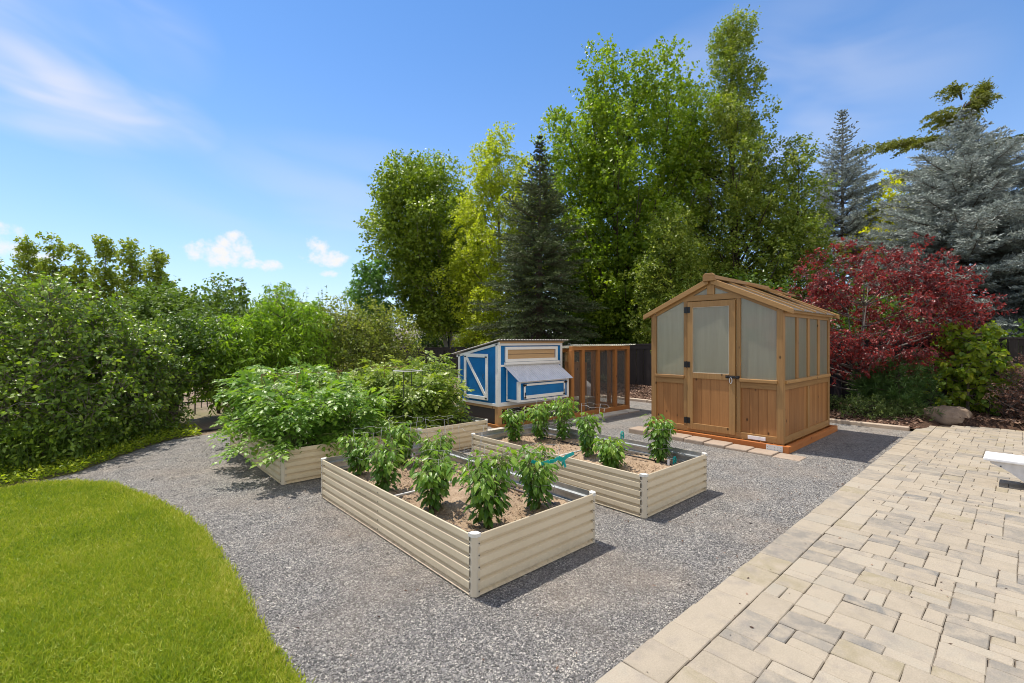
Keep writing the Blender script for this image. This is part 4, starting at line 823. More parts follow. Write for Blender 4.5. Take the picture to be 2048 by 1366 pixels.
def run():
    YF, YB = 5.70, 7.0; XA, XB = 6.55, 8.58; ZT = 1.36
    root = thing('chicken_run', (7.6, 6.3, 0), 'orange-brown wooden chicken run with wire mesh walls beside the blue coop', 'chicken run')
    xs = (6.72, 7.03, 7.51, 8.09, 8.54)
    for x in xs: MB().box(x-.042, x+.042, YF, YF+.075, .10, ZT-.075).obj('post', 'stained', root, bevel=.004)
    for x in (6.85, 7.45, 8.0, 8.54): MB().box(x-.035, x+.035, YB-.075, YB, .10, ZT-.14).obj('post', 'pine', root, bevel=.004)
    for y in (6.2, 6.65): MB().box(8.504, 8.572, y-.035, y+.035, .10, ZT-.11).obj('post', 'stained', root, bevel=.004)
    mb = MB(); mb.box(6.70, XB, YF-.004, YF+.08, ZT-.075, ZT); mb.obj('top_beam', 'stained_h', root, bevel=.004)
    mb = MB(); mb.box(6.72, XB, YB-.08, YB, ZT-.14, ZT-.07); mb.box(8.51, XB-.002, YF+.08, YB-.08, ZT-.11, ZT-.03); mb.box(6.72, 8.51, 6.3, 6.34, ZT-.13, ZT-.055); mb.obj('roof_frame', 'stained_h', root)
    mb = MB(); mb.box(6.70, XB, YF-.004, YF+.08, 0, .10); mb.box(8.50, XB-.002, YF+.08, YB-.08, 0, .10); mb.box(6.70, XB, YB-.08, YB, 0, .10); mb.obj('base_rail', 'stained_h', root, bevel=.004)
    for i in range(4): MB().box(xs[i]+.04, xs[i+1]-.04, YF+.04, YF+.043, .098, ZT-.073).obj('mesh_panel', 'mesh_wire', root)
    MB().box(8.538, 8.541, YF+.077, YB-.077, .098, ZT-.1).obj('mesh_panel', 'mesh_wire', root); MB().box(6.76, 8.5, YB-.04, YB-.037, .098, ZT-.138).obj('mesh_panel', 'mesh_wire', root)
    s = np.array([0, YB+.12-(YF-.08), -.085]); ln = np.linalg.norm(s); corr('roof', (6.76, YF-.08, ZT+.03), (1, 0, 0), s/ln, 8.70-6.76, ln, .066, .009, 'poly_roof', root)
    mb = MB(); mb.box(7.95, 8.0, 6.4, 6.98, .1, 1.0); mb.box(7.6, 7.64, 6.9, 6.94, .1, 1.2); mb.obj('inner_door_frame', 'stained', root)
run()
mb = MB()
for x in (6.0, 6.42, 6.84, 7.26, 7.68, 8.10): mb.box(x, x+.40, 5.40, 5.68, -.02, .022)
for x in (4.75,): mb.box(x, x+.4, 5.6, 5.9, -.02, .02)
tag(mb.obj('stepping_path', 'slab', bevel=.008), kind='structure')
def crate(loc, label):
    root = thing('wooden_crate', loc, label, 'crate', 'weathered crates inside the chicken run'); w, d, h = .36, .3, .30
    mb = MB()
    for i in range(5): mb.box(-w/2, w/2, -d/2, -d/2+.018, i*h/5+.004, (i+1)*h/5)
    for i in range(5): mb.box(-w/2, -w/2+.018, -d/2+.02, d/2, i*h/5+.004, (i+1)*h/5)
    for i in range(5): mb.box(w/2-.018, w/2, -d/2+.02, d/2, i*h/5+.004, (i+1)*h/5)
    mb.box(-w/2+.02, w/2-.02, d/2-.018, d/2, .004, h); mb.obj('slat_wall', 'grey_wood', root, local=True)
    MB().box(-w/2-.01, w/2+.01, -d/2-.01, d/2+.01, h+.001, h+.022).obj('lid', 'grey_wood', root, local=True); mb = MB(); mb.box(w/2-.012, w/2+.014, -d/2-.014, -d/2-.001, 0, h); mb.obj('corner_batten', 'pine', root, local=True)
crate((7.15, 6.0, 0.0), 'weathered slatted crate in the run nearest the blue coop'); crate((7.50, 6.08, 0.0), 'weathered slatted crate in the run, right of a middle post')
def boulder(name, loc, sx, sy, sz, mat, label, seed):
    import mathutils
    me = MB(); n = 26; V = []; F = []
    for i in range(n+1):
        th = math.pi*i/n
        for j in range(2*n):
            ph = math.pi*j/n; d = Vector((math.sin(th)*math.cos(ph), math.sin(th)*math.sin(ph), math.cos(th)))
            q = 1+.22*mathutils.noise.noise(d*1.3+Vector((seed, 0, 0)))+.10*mathutils.noise.noise(d*3.1+Vector((0, seed, 0)))+.04*mathutils.noise.noise(d*8)
            for k in range(7):
                nv = Vector((math.sin(seed+k*2.1), math.cos(seed*1.7+k*1.3), .35+.5*math.sin(k*3+seed))).normalized(); q = min(q, .93/max(.05, d.dot(nv))) if d.dot(nv) > .3 else q
            V.append((d.x*q*sx, d.y*q*sy, d.z*q*sz))
    for i in range(n):
        for j in range(2*n): F.append((i*2*n+j, (i+1)*2*n+j, (i+1)*2*n+(j+1) % (2*n), i*2*n+(j+1) % (2*n)))
    o = mesh_obj(name, V, F, mat, None, None, None, loc, smooth=True, local=True); return tag(o, label, 'rock')
boulder('boulder', (11.32, .96, .10), .24, .36, .22, 'rock', 'tan weathered boulder at the patio edge beneath the bushes', 2.3)
boulder('boulder', (9.25, 8.0, .2), .6, .7, .42, 'rock_grey', 'pale grey boulder seen through the mesh of the chicken run', 5.1)
# ================================================================== GREENHOUSE
def greenhouse():
    X0, X1, Y0, Y1 = 6.79, 8.95, 2.15, 4.10; ZB = .085; YR = 3.125; ZR = 2.39; SL = .468
    zr = lambda y: ZR-SL*abs(y-YR)
    root = thing('greenhouse', (7.87, 3.125, 0), 'cedar greenhouse with milky panels, gabled roof and closed front door', 'greenhouse')
    bv = .004
    # skids
    mb = MB(); mb.box(6.70, 6.755, 2.06, 4.17, -.005, ZB); mb.box(6.757, 9.03, 2.06, 2.115, -.005, ZB-.001); mb.box(6.757, 9.03, 4.115, 4.17, -.005, ZB-.001); mb.box(8.97, 9.025, 2.117, 4.113, -.005, ZB-.002); mb.box(6.757, 8.97, 2.117, 4.113, .0, .04); mb.obj('skid_base', 'skid', root, bevel=bv)
    for y0, y1 in ((2.13, 2.33), (3.98, 4.15)):
        mb = MB(); mb.box(6.694, 6.6995, y0, y1, .004, ZB-.004)
        for i in range(5):
            for k in range(2): mb.box(6.6925, 6.694, y0+.02+i*(y1-y0-.04)/4-.003, y0+.02+i*(y1-y0-.04)/4+.003, .022+k*.03, .028+k*.03, 1)
        mb.obj('metal_plate', ['plate', 'screw'], root)
    # corner posts
    for x in (X0, X1-.075):
        for y in (Y0, Y1-.085): MB().box(x, x+.075, y, y+.085, ZB, zr(Y0)-.05).obj('corner_post', 'cedar', root, bevel=bv)
    def gable(xf, nx, door):
        # xf: outer plane x, nx: direction into the house
        a = lambda d0, d1: (min(xf+nx*d0, xf+nx*d1), max(xf+nx*d0, xf+nx*d1))
        xa, xb = a(.003, .06)
        mb = MB(); mb.box(xa, xb, Y0+.085, Y1-.085, ZB, ZB+.09); mb.obj('bottom_rail', 'cedar_h', root, bevel=bv)
        xa, xb = a(.002, .055); hz0, hz1 = 2.06, 2.145; hy = (ZR-.10-hz0)/SL
        mb = MB(); h1 = (ZR-.10-hz1)/SL; mb.prism([(xa, YR-hy, hz0), (xa, YR+hy, hz0), (xa, YR+h1, hz1), (xa, YR-h1, hz1)], (xb-xa, 0, 0)); mb.obj('header', 'cedar_h', root, bevel=bv)
        xa, xb = a(-.004, .05); MB().box(xa, xb, YR-.055, YR+.055, hz1, ZR-.05).obj('king_post', 'cedar', root, bevel=bv)
        for s in (-1, 1):
            mb = MB(); xa, xb = a(-.045, .0); y0, y1 = YR+s*.02, YR+s*1.10
            mb.prism([(xa, y0, zr(y0)+.003), (xa, y1, zr(y1)+.003), (xa, y1, zr(y1)-.066), (xa, y0, zr(y0)-.082)], (xb-xa, 0, 0)); mb.obj('rake_board', 'cedar_h', root, bevel=bv)
            mb = MB(); xa, xb = a(.004, .05); y1 = YR+s*(.975-.085)
            mb.prism([(xa, y0, zr(y0)-.02), (xa, y1, zr(y1)-.02), (xa, y1, zr(y1)-.12), (xa, y0, zr(y0)-.12)], (xb-xa, 0, 0)); mb.obj('gable_rafter', 'cedar_h', root)
            # gable triangle pane
            xa, xb = a(.02, .028); q0, q1 = YR+s*.055, YR+s*h1
            mb = MB(); mb.prism([(xa, q0, hz1), (xa, q1, hz1), (xa, q0, zr(q0)-.11)], (xb-xa, 0, 0)); mb.obj('gable_pane', 'poly', root)
        lo, hi = (2.755, 3.49) if door else (2.78, 3.47)
        for s, y in ((-1, lo), (1, hi)):
            xa, xb = a(.001, .055); MB().box(xa, xb, min(y, y+s*.055), max(y, y+s*.055), ZB+.09, hz0).obj('door_post', 'cedar', root, bevel=bv)
        for (q0, q1) in ((Y0+.085, lo-.055), (hi+.055, Y1-.085)):
            xa, xb = a(.022, .03); far = q0 if q0 < YR else q1; near = q1 if q0 < YR else q0
            yb_ = YR+(hy if far > YR else -hy); mb = MB(); mb.prism([(xa, far, .93), (xa, near, .93), (xa, near, hz0), (xa, yb_, hz0), (xa, far, zr(far)-.11)], (xb-xa, 0, 0)); mb.obj('window_pane', 'poly', root)
            xa, xb = a(-.03, .05); MB().box(xa, xb, q0-.015, q1+.012, .885, .93).obj('sill', 'cedar_h', root, bevel=.006)
            xa, xb = a(.004, .05); MB().box(xa, xb, q0, q1, .80, .884).obj('mid_rail', 'cedar_h', root, bevel=bv)
            n = 4; w = (q1-q0)/n; mb = MB(); xa, xb = a(.026, .04)
            for i in range(n): mb.box(xa, xb, q0+i*w+.0015, q0+(i+1)*w-.0015, ZB+.09, .80)
            mb.obj('wall_panel', 'cedar_panel', root)
        return a
    a = gable(X0, 1, True); gable(X1, -1, False)
    # front door
    d0, d1, z0, z1 = 2.768, 3.478, .122, 2.048; xd = X0-.014; e = .085
    mb = MB(); mb.box(xd, X0+.03, d0, d0+e, z0, z1); mb.box(xd, X0+.03, d1-e, d1, z0, z1); mb.box(xd+.001, X0+.03, d0+e, d1-e, z1-.085, z1); mb.box(xd+.001, X0+.03, d0+e, d1-e, z0, z0+.095); mb.box(xd+.001, X0+.03, d0+e, d1-e, .895, .98)
    door = mb.obj('door', 'cedar', root, bevel=bv)
    mb = MB(); n = 4; w = (d1-d0-2*e)/n
    for i in range(n): mb.box(xd+.016, xd+.03, d0+e+i*w+.0015, d0+e+(i+1)*w-.0015, z0+.095, .895)
    mb.obj('door_panel', 'cedar_panel', door); MB().box(xd+.014, xd+.022, d0+e, d1-e, .98, z1-.085).obj('door_pane', 'poly', door)
    mb = MB(); g_ = .006
    for yy0, yy1, zz0, zz1 in ((d0+e, d0+e+g_, .98, z1-.085), (d1-e-g_, d1-e, .98, z1-.085), (d0+e+g_, d1-e-g_, .98, .98+g_), (d0+e+g_, d1-e-g_, z1-.085-g_, z1-.085)): mb.box(xd+.004, xd+.0135, yy0, yy1, zz0, zz1)
    mb.obj('pane_bead', 'cream_post', door)
    for z in (1.93, 1.10, .25):
        mb = MB(); mb.box(xd-.005, xd-.0005, d1-.045, d1-.004, z-.045, z+.045); mb.box(xd-.004, xd+.0, d1+.016, d1+.05, z-.045, z+.045); mb.tube([(xd-.008, d1+.006, z-.05), (xd-.008, d1+.006, z+.05)], .008, 8); mb.obj('hinge', 'black', door)
    mb = MB(); mb.box(xd-.006, xd-.0005, d0-.0, d0+.13, .925, .965); mb.tube([(xd-.014, d0+.12, .945), (xd-.014, d0-.055, .945)], .008, 8); mb.box(xd-.012, xd-.001, d0-.065, d0-.015, .925, .965); mb.tube([(xd-.02, d0+.075, .945), (xd-.035, d0+.075, .95), (xd-.035, d0+.10, .96)], .007, 6); mb.obj('latch', 'black', door)
    MB().tube([(xd-.016, d0+.052+.018*math.cos(t_), .895+.042*math.sin(t_)) for t_ in np.linspace(0, 6.28, 17)[:-1]], .005, 6, closed=True).obj('padlock', 'plate', door, smooth=True)
    MB().box(X0-.004, X0+.002, 2.37, 2.60, .10, .15).obj('name_plate', 'white_plastic', root, bevel=.002)
    # long sides
    for yo, s in ((Y0, 1), (Y1, -1)):
        b = lambda d0_, d1_: (min(yo+s*d0_, yo+s*d1_), max(yo+s*d0_, yo+s*d1_))
        xs0, xs1 = X0+.075, X1-.075
        ya, yb = b(.003, .06); MB().box(xs0, xs1, ya, yb, ZB, ZB+.09).obj('bottom_rail', 'cedar_h', root, bevel=bv)
        ya, yb = b(.0, .06); MB().box(xs0, xs1, ya, yb, zr(Y0)-.145, zr(Y0)-.05).obj('eave_beam', 'cedar_h', root, bevel=bv)
        n = 4; pw = (xs1-xs0)/n
        for i in range(n):
            if i: ya, yb = b(.001, .05); MB().box(xs0+i*pw-.045, xs0+i*pw+.045, ya, yb, .93, zr(Y0)-.145).obj('mullion', 'cedar', root, bevel=bv)
            ya, yb = b(.02, .028); q0 = xs0+i*pw+(.045 if i else 0); q1 = xs0+(i+1)*pw-(.045 if i < n-1 else 0); MB().box(q0, q1, ya, yb, .93, zr(Y0)-.145).obj('window_pane', 'poly', root)
        ya, yb = b(-.03, .05); h = (xs0+xs1)/2
        for q0, q1 in ((xs0-.012, h-.002), (h+.002, xs1+.012)): MB().box(q0, q1, ya, yb, .885, .93).obj('sill', 'cedar_h', root, bevel=.006)
        ya, yb = b(.004, .05); MB().box(xs0, xs1, ya, yb, .80, .884).obj('mid_rail', 'cedar_h', root, bevel=bv)
        ya, yb = b(.002, .05); MB().box(h-.035, h+.035, ya, yb, ZB+.09, .80).obj('wall_post', 'cedar', root, bevel=bv)
        for q0, q1 in ((xs0, h-.035), (h+.035, xs1)):
            m_ = 9; w = (q1-q0)/m_; mb = MB(); ya, yb = b(.024, .038)
            for i in range(m_): mb.box(q0+i*w+.001, q0+(i+1)*w-.001, ya, yb, ZB+.09, .80)
            mb.obj('wall_panel', 'cedar_panel', root)
    # roof
    for s in (-1, 1):
        y0, y1 = YR+s*.04, YR+s*1.06; xa, xb = X0-.0, X1
        mb = MB(); mb.prism([(xa, y0, zr(y0)-.022), (xa, y1, zr(y1)-.022), (xa, y1, zr(y1)-.030), (xa, y0, zr(y0)-.030)], (xb-xa, 0, 0)); mb.obj('roof_pane', 'poly_roof', root)
        for i in range(1, 5):
            x = X0+.0+i*(X1-X0)/4-(.045 if i == 4 else .02)
            mb = MB(); mb.prism([(x, y0, zr(y0)+.002), (x, y1, zr(y1)+.002), (x, y1, zr(y1)-.02), (x, y0, zr(y0)-.02)], (.042, 0, 0))
            y2 = YR+s*.92; mb.prism([(x, y0, zr(y0)-.031), (x, y2, zr(y2)-.031), (x, y2, zr(y2)-.10), (x, y0, zr(y0)-.10)], (.042, 0, 0)); mb.obj('rafter', 'cedar_h', root)
        mb = MB(); y2 = YR+s*1.005; mb.box(X0, X1, min(y2, y2+s*.02), max(y2, y2+s*.02), zr(y2)-.085, zr(y2)-.04); mb.obj('fascia', 'cedar_h', root, bevel=bv)
    mb = MB(); mb.prism([(X0-.075, YR-.085, ZR-.055), (X0-.075, YR+.085, ZR-.055), (X0-.075, YR+.085, ZR+.03), (X0-.075, YR+.055, ZR+.06), (X0-.075, YR-.055, ZR+.06), (X0-.075, YR-.085, ZR+.03)], (.05, 0, 0))
    mb.prism([(X0-.024, YR-.07, ZR-.02), (X0-.024, YR+.07, ZR-.02), (X0-.024, YR+.05, ZR+.04), (X0-.024, YR-.05, ZR+.04)], (X1-X0+.05, 0, 0)); mb.obj('ridge_cap', 'cedar_h', root, bevel=.006)
    # roof vent, slightly raised, on the near slope
    vent = MB(); x0v, x1v = X0+1.12, X0+1.62; ya, yb = YR-.10, YR-.62; za, zb = zr(ya)+.03, zr(yb)+.085
    for p, q in (((x0v, ya, za), (x0v, yb, zb)), ((x1v, ya, za), (x1v, yb, zb)), ((x0v, ya, za), (x1v, ya, za)), ((x0v, yb, zb), (x1v, yb, zb))): vent.bar(p, q, .04, .025)
    vo = vent.obj('roof_vent', 'cedar_h', root); mb = MB(); mb.prism([(x0v, ya, za-.004), (x1v, ya, za-.004), (x1v, yb, zb-.004), (x0v, yb, zb-.004)], (0, 0, .006)); mb.obj('vent_pane', 'poly_roof', vo)
    # staging shelves seen through the panes
    mb = MB()
    for i in range(4): mb.box(7.0, 8.7, 2.24+i*.11, 2.33+i*.11, .86, .88)
    for x in (7.05, 7.8, 8.6): mb.box(x, x+.05, 2.26, 2.31, .05, .86); mb.box(x, x+.05, 2.6, 2.65, .05, .86)
    mb.obj('shelf', 'cedar_h', root)
greenhouse()
def blocks():
    ords = ('first', 'second', 'third', 'fourth', 'fifth', 'sixth', 'seventh', 'eighth')
    y = 1.84
    for i in range(8):
        w = random.uniform(.285, .32); j = random.uniform(-.01, .01); h = .008+.010*i+random.uniform(-.004, .004)
        mb = MB(); mb.box(6.385+j, 6.675, y+.003, y+w-.003, -.05, min(h, .07)); o = mb.obj('edging_block', 'block_tan', bevel=.014)
        tag(o, '%s tan concrete block in the row along the greenhouse front, counted from its patio-side corner' % ords[i], 'edging block', 'tan blocks along the greenhouse front'); y += w
blocks()
# ================================================================== BENCH
def bench():
    root = thing('bench', (6.76, -.4, .03), 'low white bench with thick slab top on a curved pedestal, on the pavers', 'bench')
    MB().box(6.57, 6.945, -1.65, .285, .272, .306).obj('seat', 'bench_white', root, bevel=.01)
    for y in (.03,):
        for x in (6.66, 6.85): MB().tube([(x, y, .306), (x, y, .311)], .022, 14).obj('screw_cover', 'bench_white', root)
    pts = [(6.60, .24, .2715)]
    pts += [(6.60, y_, z_) for y_, z_ in ((.236, .25), (.20, .236), (.155, .214), (.104, .183), (.058, .147), (.0136, .107), (-.022, .066), (-.045, .03))] + [(6.60, -1.2, .0), (6.60, -1.2, .2715)]
    mb = MB(); mb.prism(pts, (.315, 0, 0)); mb.obj('pedestal', 'bench_stand', root); MB().tube([(6.592, .165, .232), (6.60, .165, .232)], .006, 8).obj('bolt', 'screw', root)
bench()
# ================================================================== FENCES, HOUSE
def fence():
    X = 12.42; root = thing('wooden_fence', (X, 5, 0), 'dark brown board fence with cap rail running behind the planting beds', 'fence')
    top = lambda y: 1.50-.019*max(0, y); bot = lambda y: -.02-.012*max(0, y)
    y = -9.0; st = 1.83
    while y < 24:
        MB().box(X-.06, X+.05, y-.055, y+.055, bot(y)-.1, top(y)+.02).obj('post', 'fence_wood', root)
        mb = MB(); q = y+.057
        while q < y+st-.06:
            w = .118; k = int(round((q-y)/.12)); dx = .0 if k % 2 else .022
            a = min(w, y+st-.057-q); z0, z1 = bot(q), top(q)-.05; mb.box(X-.012-dx, X+.006-dx, q, q+a, z0, z1); q += .12
        mb.obj('board_panel', 'fence_wood', root)
        mb = MB(); mb.prism([(X-.075, y+.001, top(y)+.0), (X-.075, y+st-.001, top(y+st)), (X-.075, y+st-.001, top(y+st)+.032), (X-.075, y+.001, top(y)+.032)], (.13, 0, 0))
        mb.prism([(X-.05, y+.058, top(y)-.13), (X-.05, y+st-.058, top(y+st)-.13), (X-.05, y+st-.058, top(y+st)-.001), (X-.05, y+.058, top(y)-.001)], (.018, 0, 0)); mb.obj('cap_rail', 'fence_wood', root)
        y += st
fence()
def iron_fence():
    root = thing('iron_fence', (1.5, 12.3, 0), 'black iron picket fence behind the shaded dirt strip', 'fence'); Y = 12.3
    mb = MB(); x = -4.0
    while x < 8: mb.box(x-.008, x+.008, Y-.008, Y+.008, -.02, .98); x += .115
    o = mb.obj('picket', 'black', root); o['kind'] = 'stuff'; mb = MB()
    for z in (.12, .9): mb.box(-4, 8, Y-.022, Y-.009, z-.015, z+.015)
    mb.obj('rail', 'black', root)
    for x in (-3.9, -1.5, .9, 3.3, 5.7, 7.9): MB().box(x-.03, x+.03, Y-.085, Y-.024, -.02, 1.05).obj('post', 'black', root)
iron_fence()
def stake():
    root = thing('tree_stake', (1.98, 11.1, 0), 'dark wooden stake standing in the dirt under the peach tree', 'stake'); MB().tube([(1.98, 11.1, -.02), (1.985, 11.1, .75)], .035, 8).obj('shaft', 'bark_dark', root); MB().tube([(1.6, 11.25, -.02), (1.6, 11.25, .6)], .012, 6).obj('wire_pin', 'black', root)
stake()
def house():
    root = thing('neighbour_house', (30, 42, 0), 'low house with grey-brown shingle roof behind the tall leafy tree', 'house'); x0, x1, y0, y1 = 24.5, 33, 38, 50
    MB().box(x0, x1, y0, y1, -1, 1.5).obj('wall', 'house_wall', root); mb = MB(); xm = (x0+x1)/2; mb.prism([(x0-.5, y0-.6, 1.52), (x1+.5, y0-.6, 1.52), (xm, y0-.6, 3.5)], (0, y1-y0+1.2, 0)); mb.obj('roof', 'shingle', root); MB().box(x0+1.4, x0+2.0, y0+3, y0+3.6, 1.6, 4.0).obj('chimney', 'rock', root)
    root2 = thing('railing', (14.9, 19.5, 0), 'thin black railing beyond the dark fence, left of the dark spruce', 'railing'); mb = MB(); mb.bar((13.2, 20.1, 1.95), (18.0, 18.0, 1.95), .06, .06); mb.obj('top_rail', 'black', root2)
    for f in (.1, .5, .9): x, y = 13.2+4.8*f, 20.1-2.1*f; MB().box(x-.03, x+.03, y-.03, y+.03, -.02, 1.92).obj('post', 'black', root2)
house()
# ================================================================== TREES BEYOND THE FENCE
AX = (.7401, -.6725)
broadleaf('sycamore_tree', 'tall leafy tree with forked pale trunk and open crown, leftmost beyond the dark fence', 'tree', (13.9, 19.8, -.2), 11.9, [(.24, 1.2), (.34, 2.6), (.52, 2.95), (.70, 2.6), (.86, 1.75), (.985, .5)], 60, .82, 80000, .135, .85, 'leaf_sycamore', 'bark_pale', .17, .75, group=None, lean=(-1.45, 1.3), z0=.16, multi=2, ax=AX, ts=(.5, .78, 1.0), per=6, droop=.35)
broadleaf('golden_tree', 'slender yellow-green tree directly left of the dark spruce', 'tree', (13.72, 15.9, -.2), 11.3, [(.1, 1.8), (.28, 2.25), (.5, 2.3), (.7, 1.85), (.88, 1.05), (.99, .3)], 66, .6, 60000, .11, .75, 'leaf_gold', 'bark_grey', .14, 1.2, z0=.1, ax=AX, up=.6, fill=16)
conifer('dark_spruce_tree', 'dark green spruce with pointed top rising behind the blue chicken coop', (10.85, 10.6, 0), 8.15, [(.04, 1.6), (.16, 1.85), (.34, 1.6), (.52, 1.22), (.70, .72), (.84, .38), (.93, .17), (1, .03)], 'needle_dark', 'bark_spruce', levels=48, per=8, droop=.30, nl=.10, nw=.026, m=18, sh_sp=.145, shl=.46, rise_top=1.0, irr=.25)
broadleaf('maple_tree', 'broad tall maple with upswept branches and bright green crown behind the wire run', 'tree', (15.26, 10.46, -.1), 12.35, [(.12, 2.1), (.26, 2.9), (.45, 3.25), (.65, 3.3), (.80, 3.0), (.91, 2.4), (.98, 1.3)], 115, .68, 140000, .115, .8, 'leaf_maple', 'bark_dark', .24, 1.55, trunk_top=.8, z0=.12, ax=AX, up=.7, fill=30, ts=(.42, .62, .82, 1.0), multi=3, lean=(.3, -.3))
broadleaf('pear_tree', 'tallest narrow pyramidal tree with small glittering leaves behind the greenhouse', 'tree', (16.9, 6.97, -.1), 13.3, [(.1, 2.7), (.28, 2.75), (.42, 2.35), (.56, 1.9), (.7, 1.35), (.84, .8), (.94, .38), (1, .1)], 135, .52, 140000, .09, .62, 'leaf_pear', 'bark_dark', .2, 1.0, trunk_top=.97, z0=.08, ax=AX, up=.55, fill=44, ts=(.45, .72, 1.0))
broadleaf('young_pear_tree', 'loose airy green tree between the tallest tree and the first blue spruce', 'tree', (16.9, 4.9, -.1), 8.3, [(.2, 1.1), (.45, 1.05), (.65, .85), (.82, .6), (1, .25)], 44, .42, 22000, .09, .62, 'leaf_pear', 'bark_dark', .09, .9, z0=.1, ax=AX, up=.5)
broadleaf('pear_sapling', 'light green bushy sapling showing left of the greenhouse roof', 'tree', (13.5, 7.45, 0), 5.6, [(.1, .9), (.3, 1.15), (.6, 1.1), (.85, .7), (1, .25)], 38, .46, 30000, .08, .62, 'leaf_pear', 'bark_dark', .07, .8, z0=.06, ax=AX, up=.5, fill=12)
conifer('blue_spruce_tree', 'slim silvery blue spruce with long bare leader, right of the airy green tree', (22.13, 4.89, -.1), 10.8, [(.2, 1.9), (.45, 1.65), (.6, 1.4), (.72, .95), (.85, .5), (1, .06)], 'needle_blue', 'bark_spruce', levels=56, per=8, droop=.1, nl=.1, nw=.028, m=14, sh_sp=.14, rise_top=1.0, irr=.24, shl=.42)
conifer('blue_spruce_tree', 'broad silvery blue spruce with dense tiers, above the red maple on the right', (20.4, 1.3, -.1), 8.9, [(.1, 2.4), (.3, 2.65), (.5, 2.35), (.66, 1.8), (.78, 1.2), (.9, .55), (1, .05)], 'needle_blue', 'bark_spruce', levels=54, per=9, droop=.16, nl=.10, nw=.028, m=18, sh_sp=.13, rise_top=.42, irr=.22, shl=.46)
conifer('blue_spruce_tree', 'blue spruce cut by the right edge of the view, behind the reddish shrub', (19.6, -1.2, -.1), 7.9, [(.1, 2.3), (.3, 2.5), (.5, 2.1), (.7, 1.35), (.86, .65), (1, .05)], 'needle_blue', 'bark_spruce', levels=48, per=9, droop=.14, nl=.10, nw=.028, m=16, sh_sp=.14, rise_top=.45, irr=.22, shl=.42)
def cedar():
    root = thing('weeping_cedar', (25.0, 1.7, -.1), 'olive weeping cedar with drooping side branches poking out behind the broad blue spruce', 'tree'); tb = MB(); F = Fol(); IL = np.array([-.7401, .6725, 0.])
    trunk = np.array([(0, 0, -.1), (0, 0, 4), (.1, -.1, 8), (.0, .0, 10), (.7, -.65, 11.4)]) ; tr = np.array([bez(trunk[0], trunk[1], trunk[2], 6), ]).reshape(-1, 3); tr = np.concatenate([tr, bez(trunk[2], trunk[3], trunk[4], 7)[1:]]); k = len(tr); tb.tube(tr, [.3*(1-.93*i/(k-1)) for i in range(k)], 7)
    O = []; D = []
    for z, L, dz, side in ((9.2, 3.6, .2, 1), (8.3, 3.2, -.5, 1), (7.4, 4.0, -.9, 1), (6.3, 3.9, -.3, 1), (5.2, 3.4, -.6, 1), (9.9, 1.5, .3, 1), (8.8, 2.6, .4, -1), (7.6, 3.6, .2, -1), (6.4, 3.6, .0, -1), (10.4, .9, .4, -1), (7.9, 2.2, .2, .3), (6.7, 2.6, 0, -.3), (10.9, .6, .5, 1)):
        for sub in range(3):
            d = IL*side + np.array([.6725, .7401, 0])*rng.normal()*.35; d /= np.linalg.norm(d); l = L*(1-.22*sub); S = np.array([.03, -.03, z]); E = S+d*l+np.array([0, 0, dz-.15*sub]); M = S+d*l*.5+np.array([0, 0, .55+dz*.5]); p = np.array(bez(S, M, E, 9)); tb.tube(p, [.04*(1-.85*j/8) for j in range(9)], 4)
            n = int(l*60); t_ = rng.uniform(.12, 1, n); j = np.minimum((t_*8).astype(int), 7); q = p[j]+(p[j+1]-p[j])*(t_*8-j)[:, None]; sd_ = np.cross(d, [0, 0, 1.]); O.append(q+sd_*rng.normal(size=(n, 1))*.22+np.array([0, 0, -.05])*rng.random((n, 1))); D.append(nrm(d*.6+sd_*rng.normal(size=(n, 1))*.7+np.array([0, 0, -.55])))
    n = 1100; t_ = rng.uniform(4, k-1.01, n); j = t_.astype(int); O.append(tr[j]+(tr[j+1]-tr[j])*(t_-j)[:, None]); D.append(nrm(runit(n)+np.array([0, 0, .1])))
    O = np.concatenate(O); D = np.concatenate(D); n = len(O); m = 9; P = np.repeat(O, m, 0)+np.repeat(D, m, 0)*(np.tile(np.linspace(0, .3, m), n)*rng.uniform(.6, 1.2, n*m))[:, None]
    F.leaves(P, runit(n*m)*.8+np.repeat(D, m, 0)*.7, runit(n*m), .11, .045, KITE, np.clip(np.repeat(rng.random(n), m)*.6+rng.random(n*m)*.4, 0, 1)); tb.obj('trunk', 'bark_dark', root, local=True); F.obj('crown', ['needle_cedar', 'bark_dark'], root)
cedar()
broadleaf('golden_locust_tree', 'bright yellow tree glowing between the two blue spruces', 'tree', (21.8, 3.1, -.1), 7.4, [(.25, 1.2), (.5, 1.4), (.75, 1.25), (.92, .7), (1, .3)], 34, .55, 15000, .12, .7, 'leaf_yellow', 'bark_grey', .1, .7, z0=.15, ax=AX)
broadleaf('feathery_tree', 'small blue-green feathery tree peeking out left of the tall pale-trunked tree', 'tree', (9.6, 20.2, -.2), 5.7, [(.3, .6), (.5, .85), (.75, .8), (.95, .45)], 22, .4, 9000, .16, .42, 'leaf_locust', 'bark_grey', .08, .6, ax=AX, tmpl=LANCE, droop=.5)
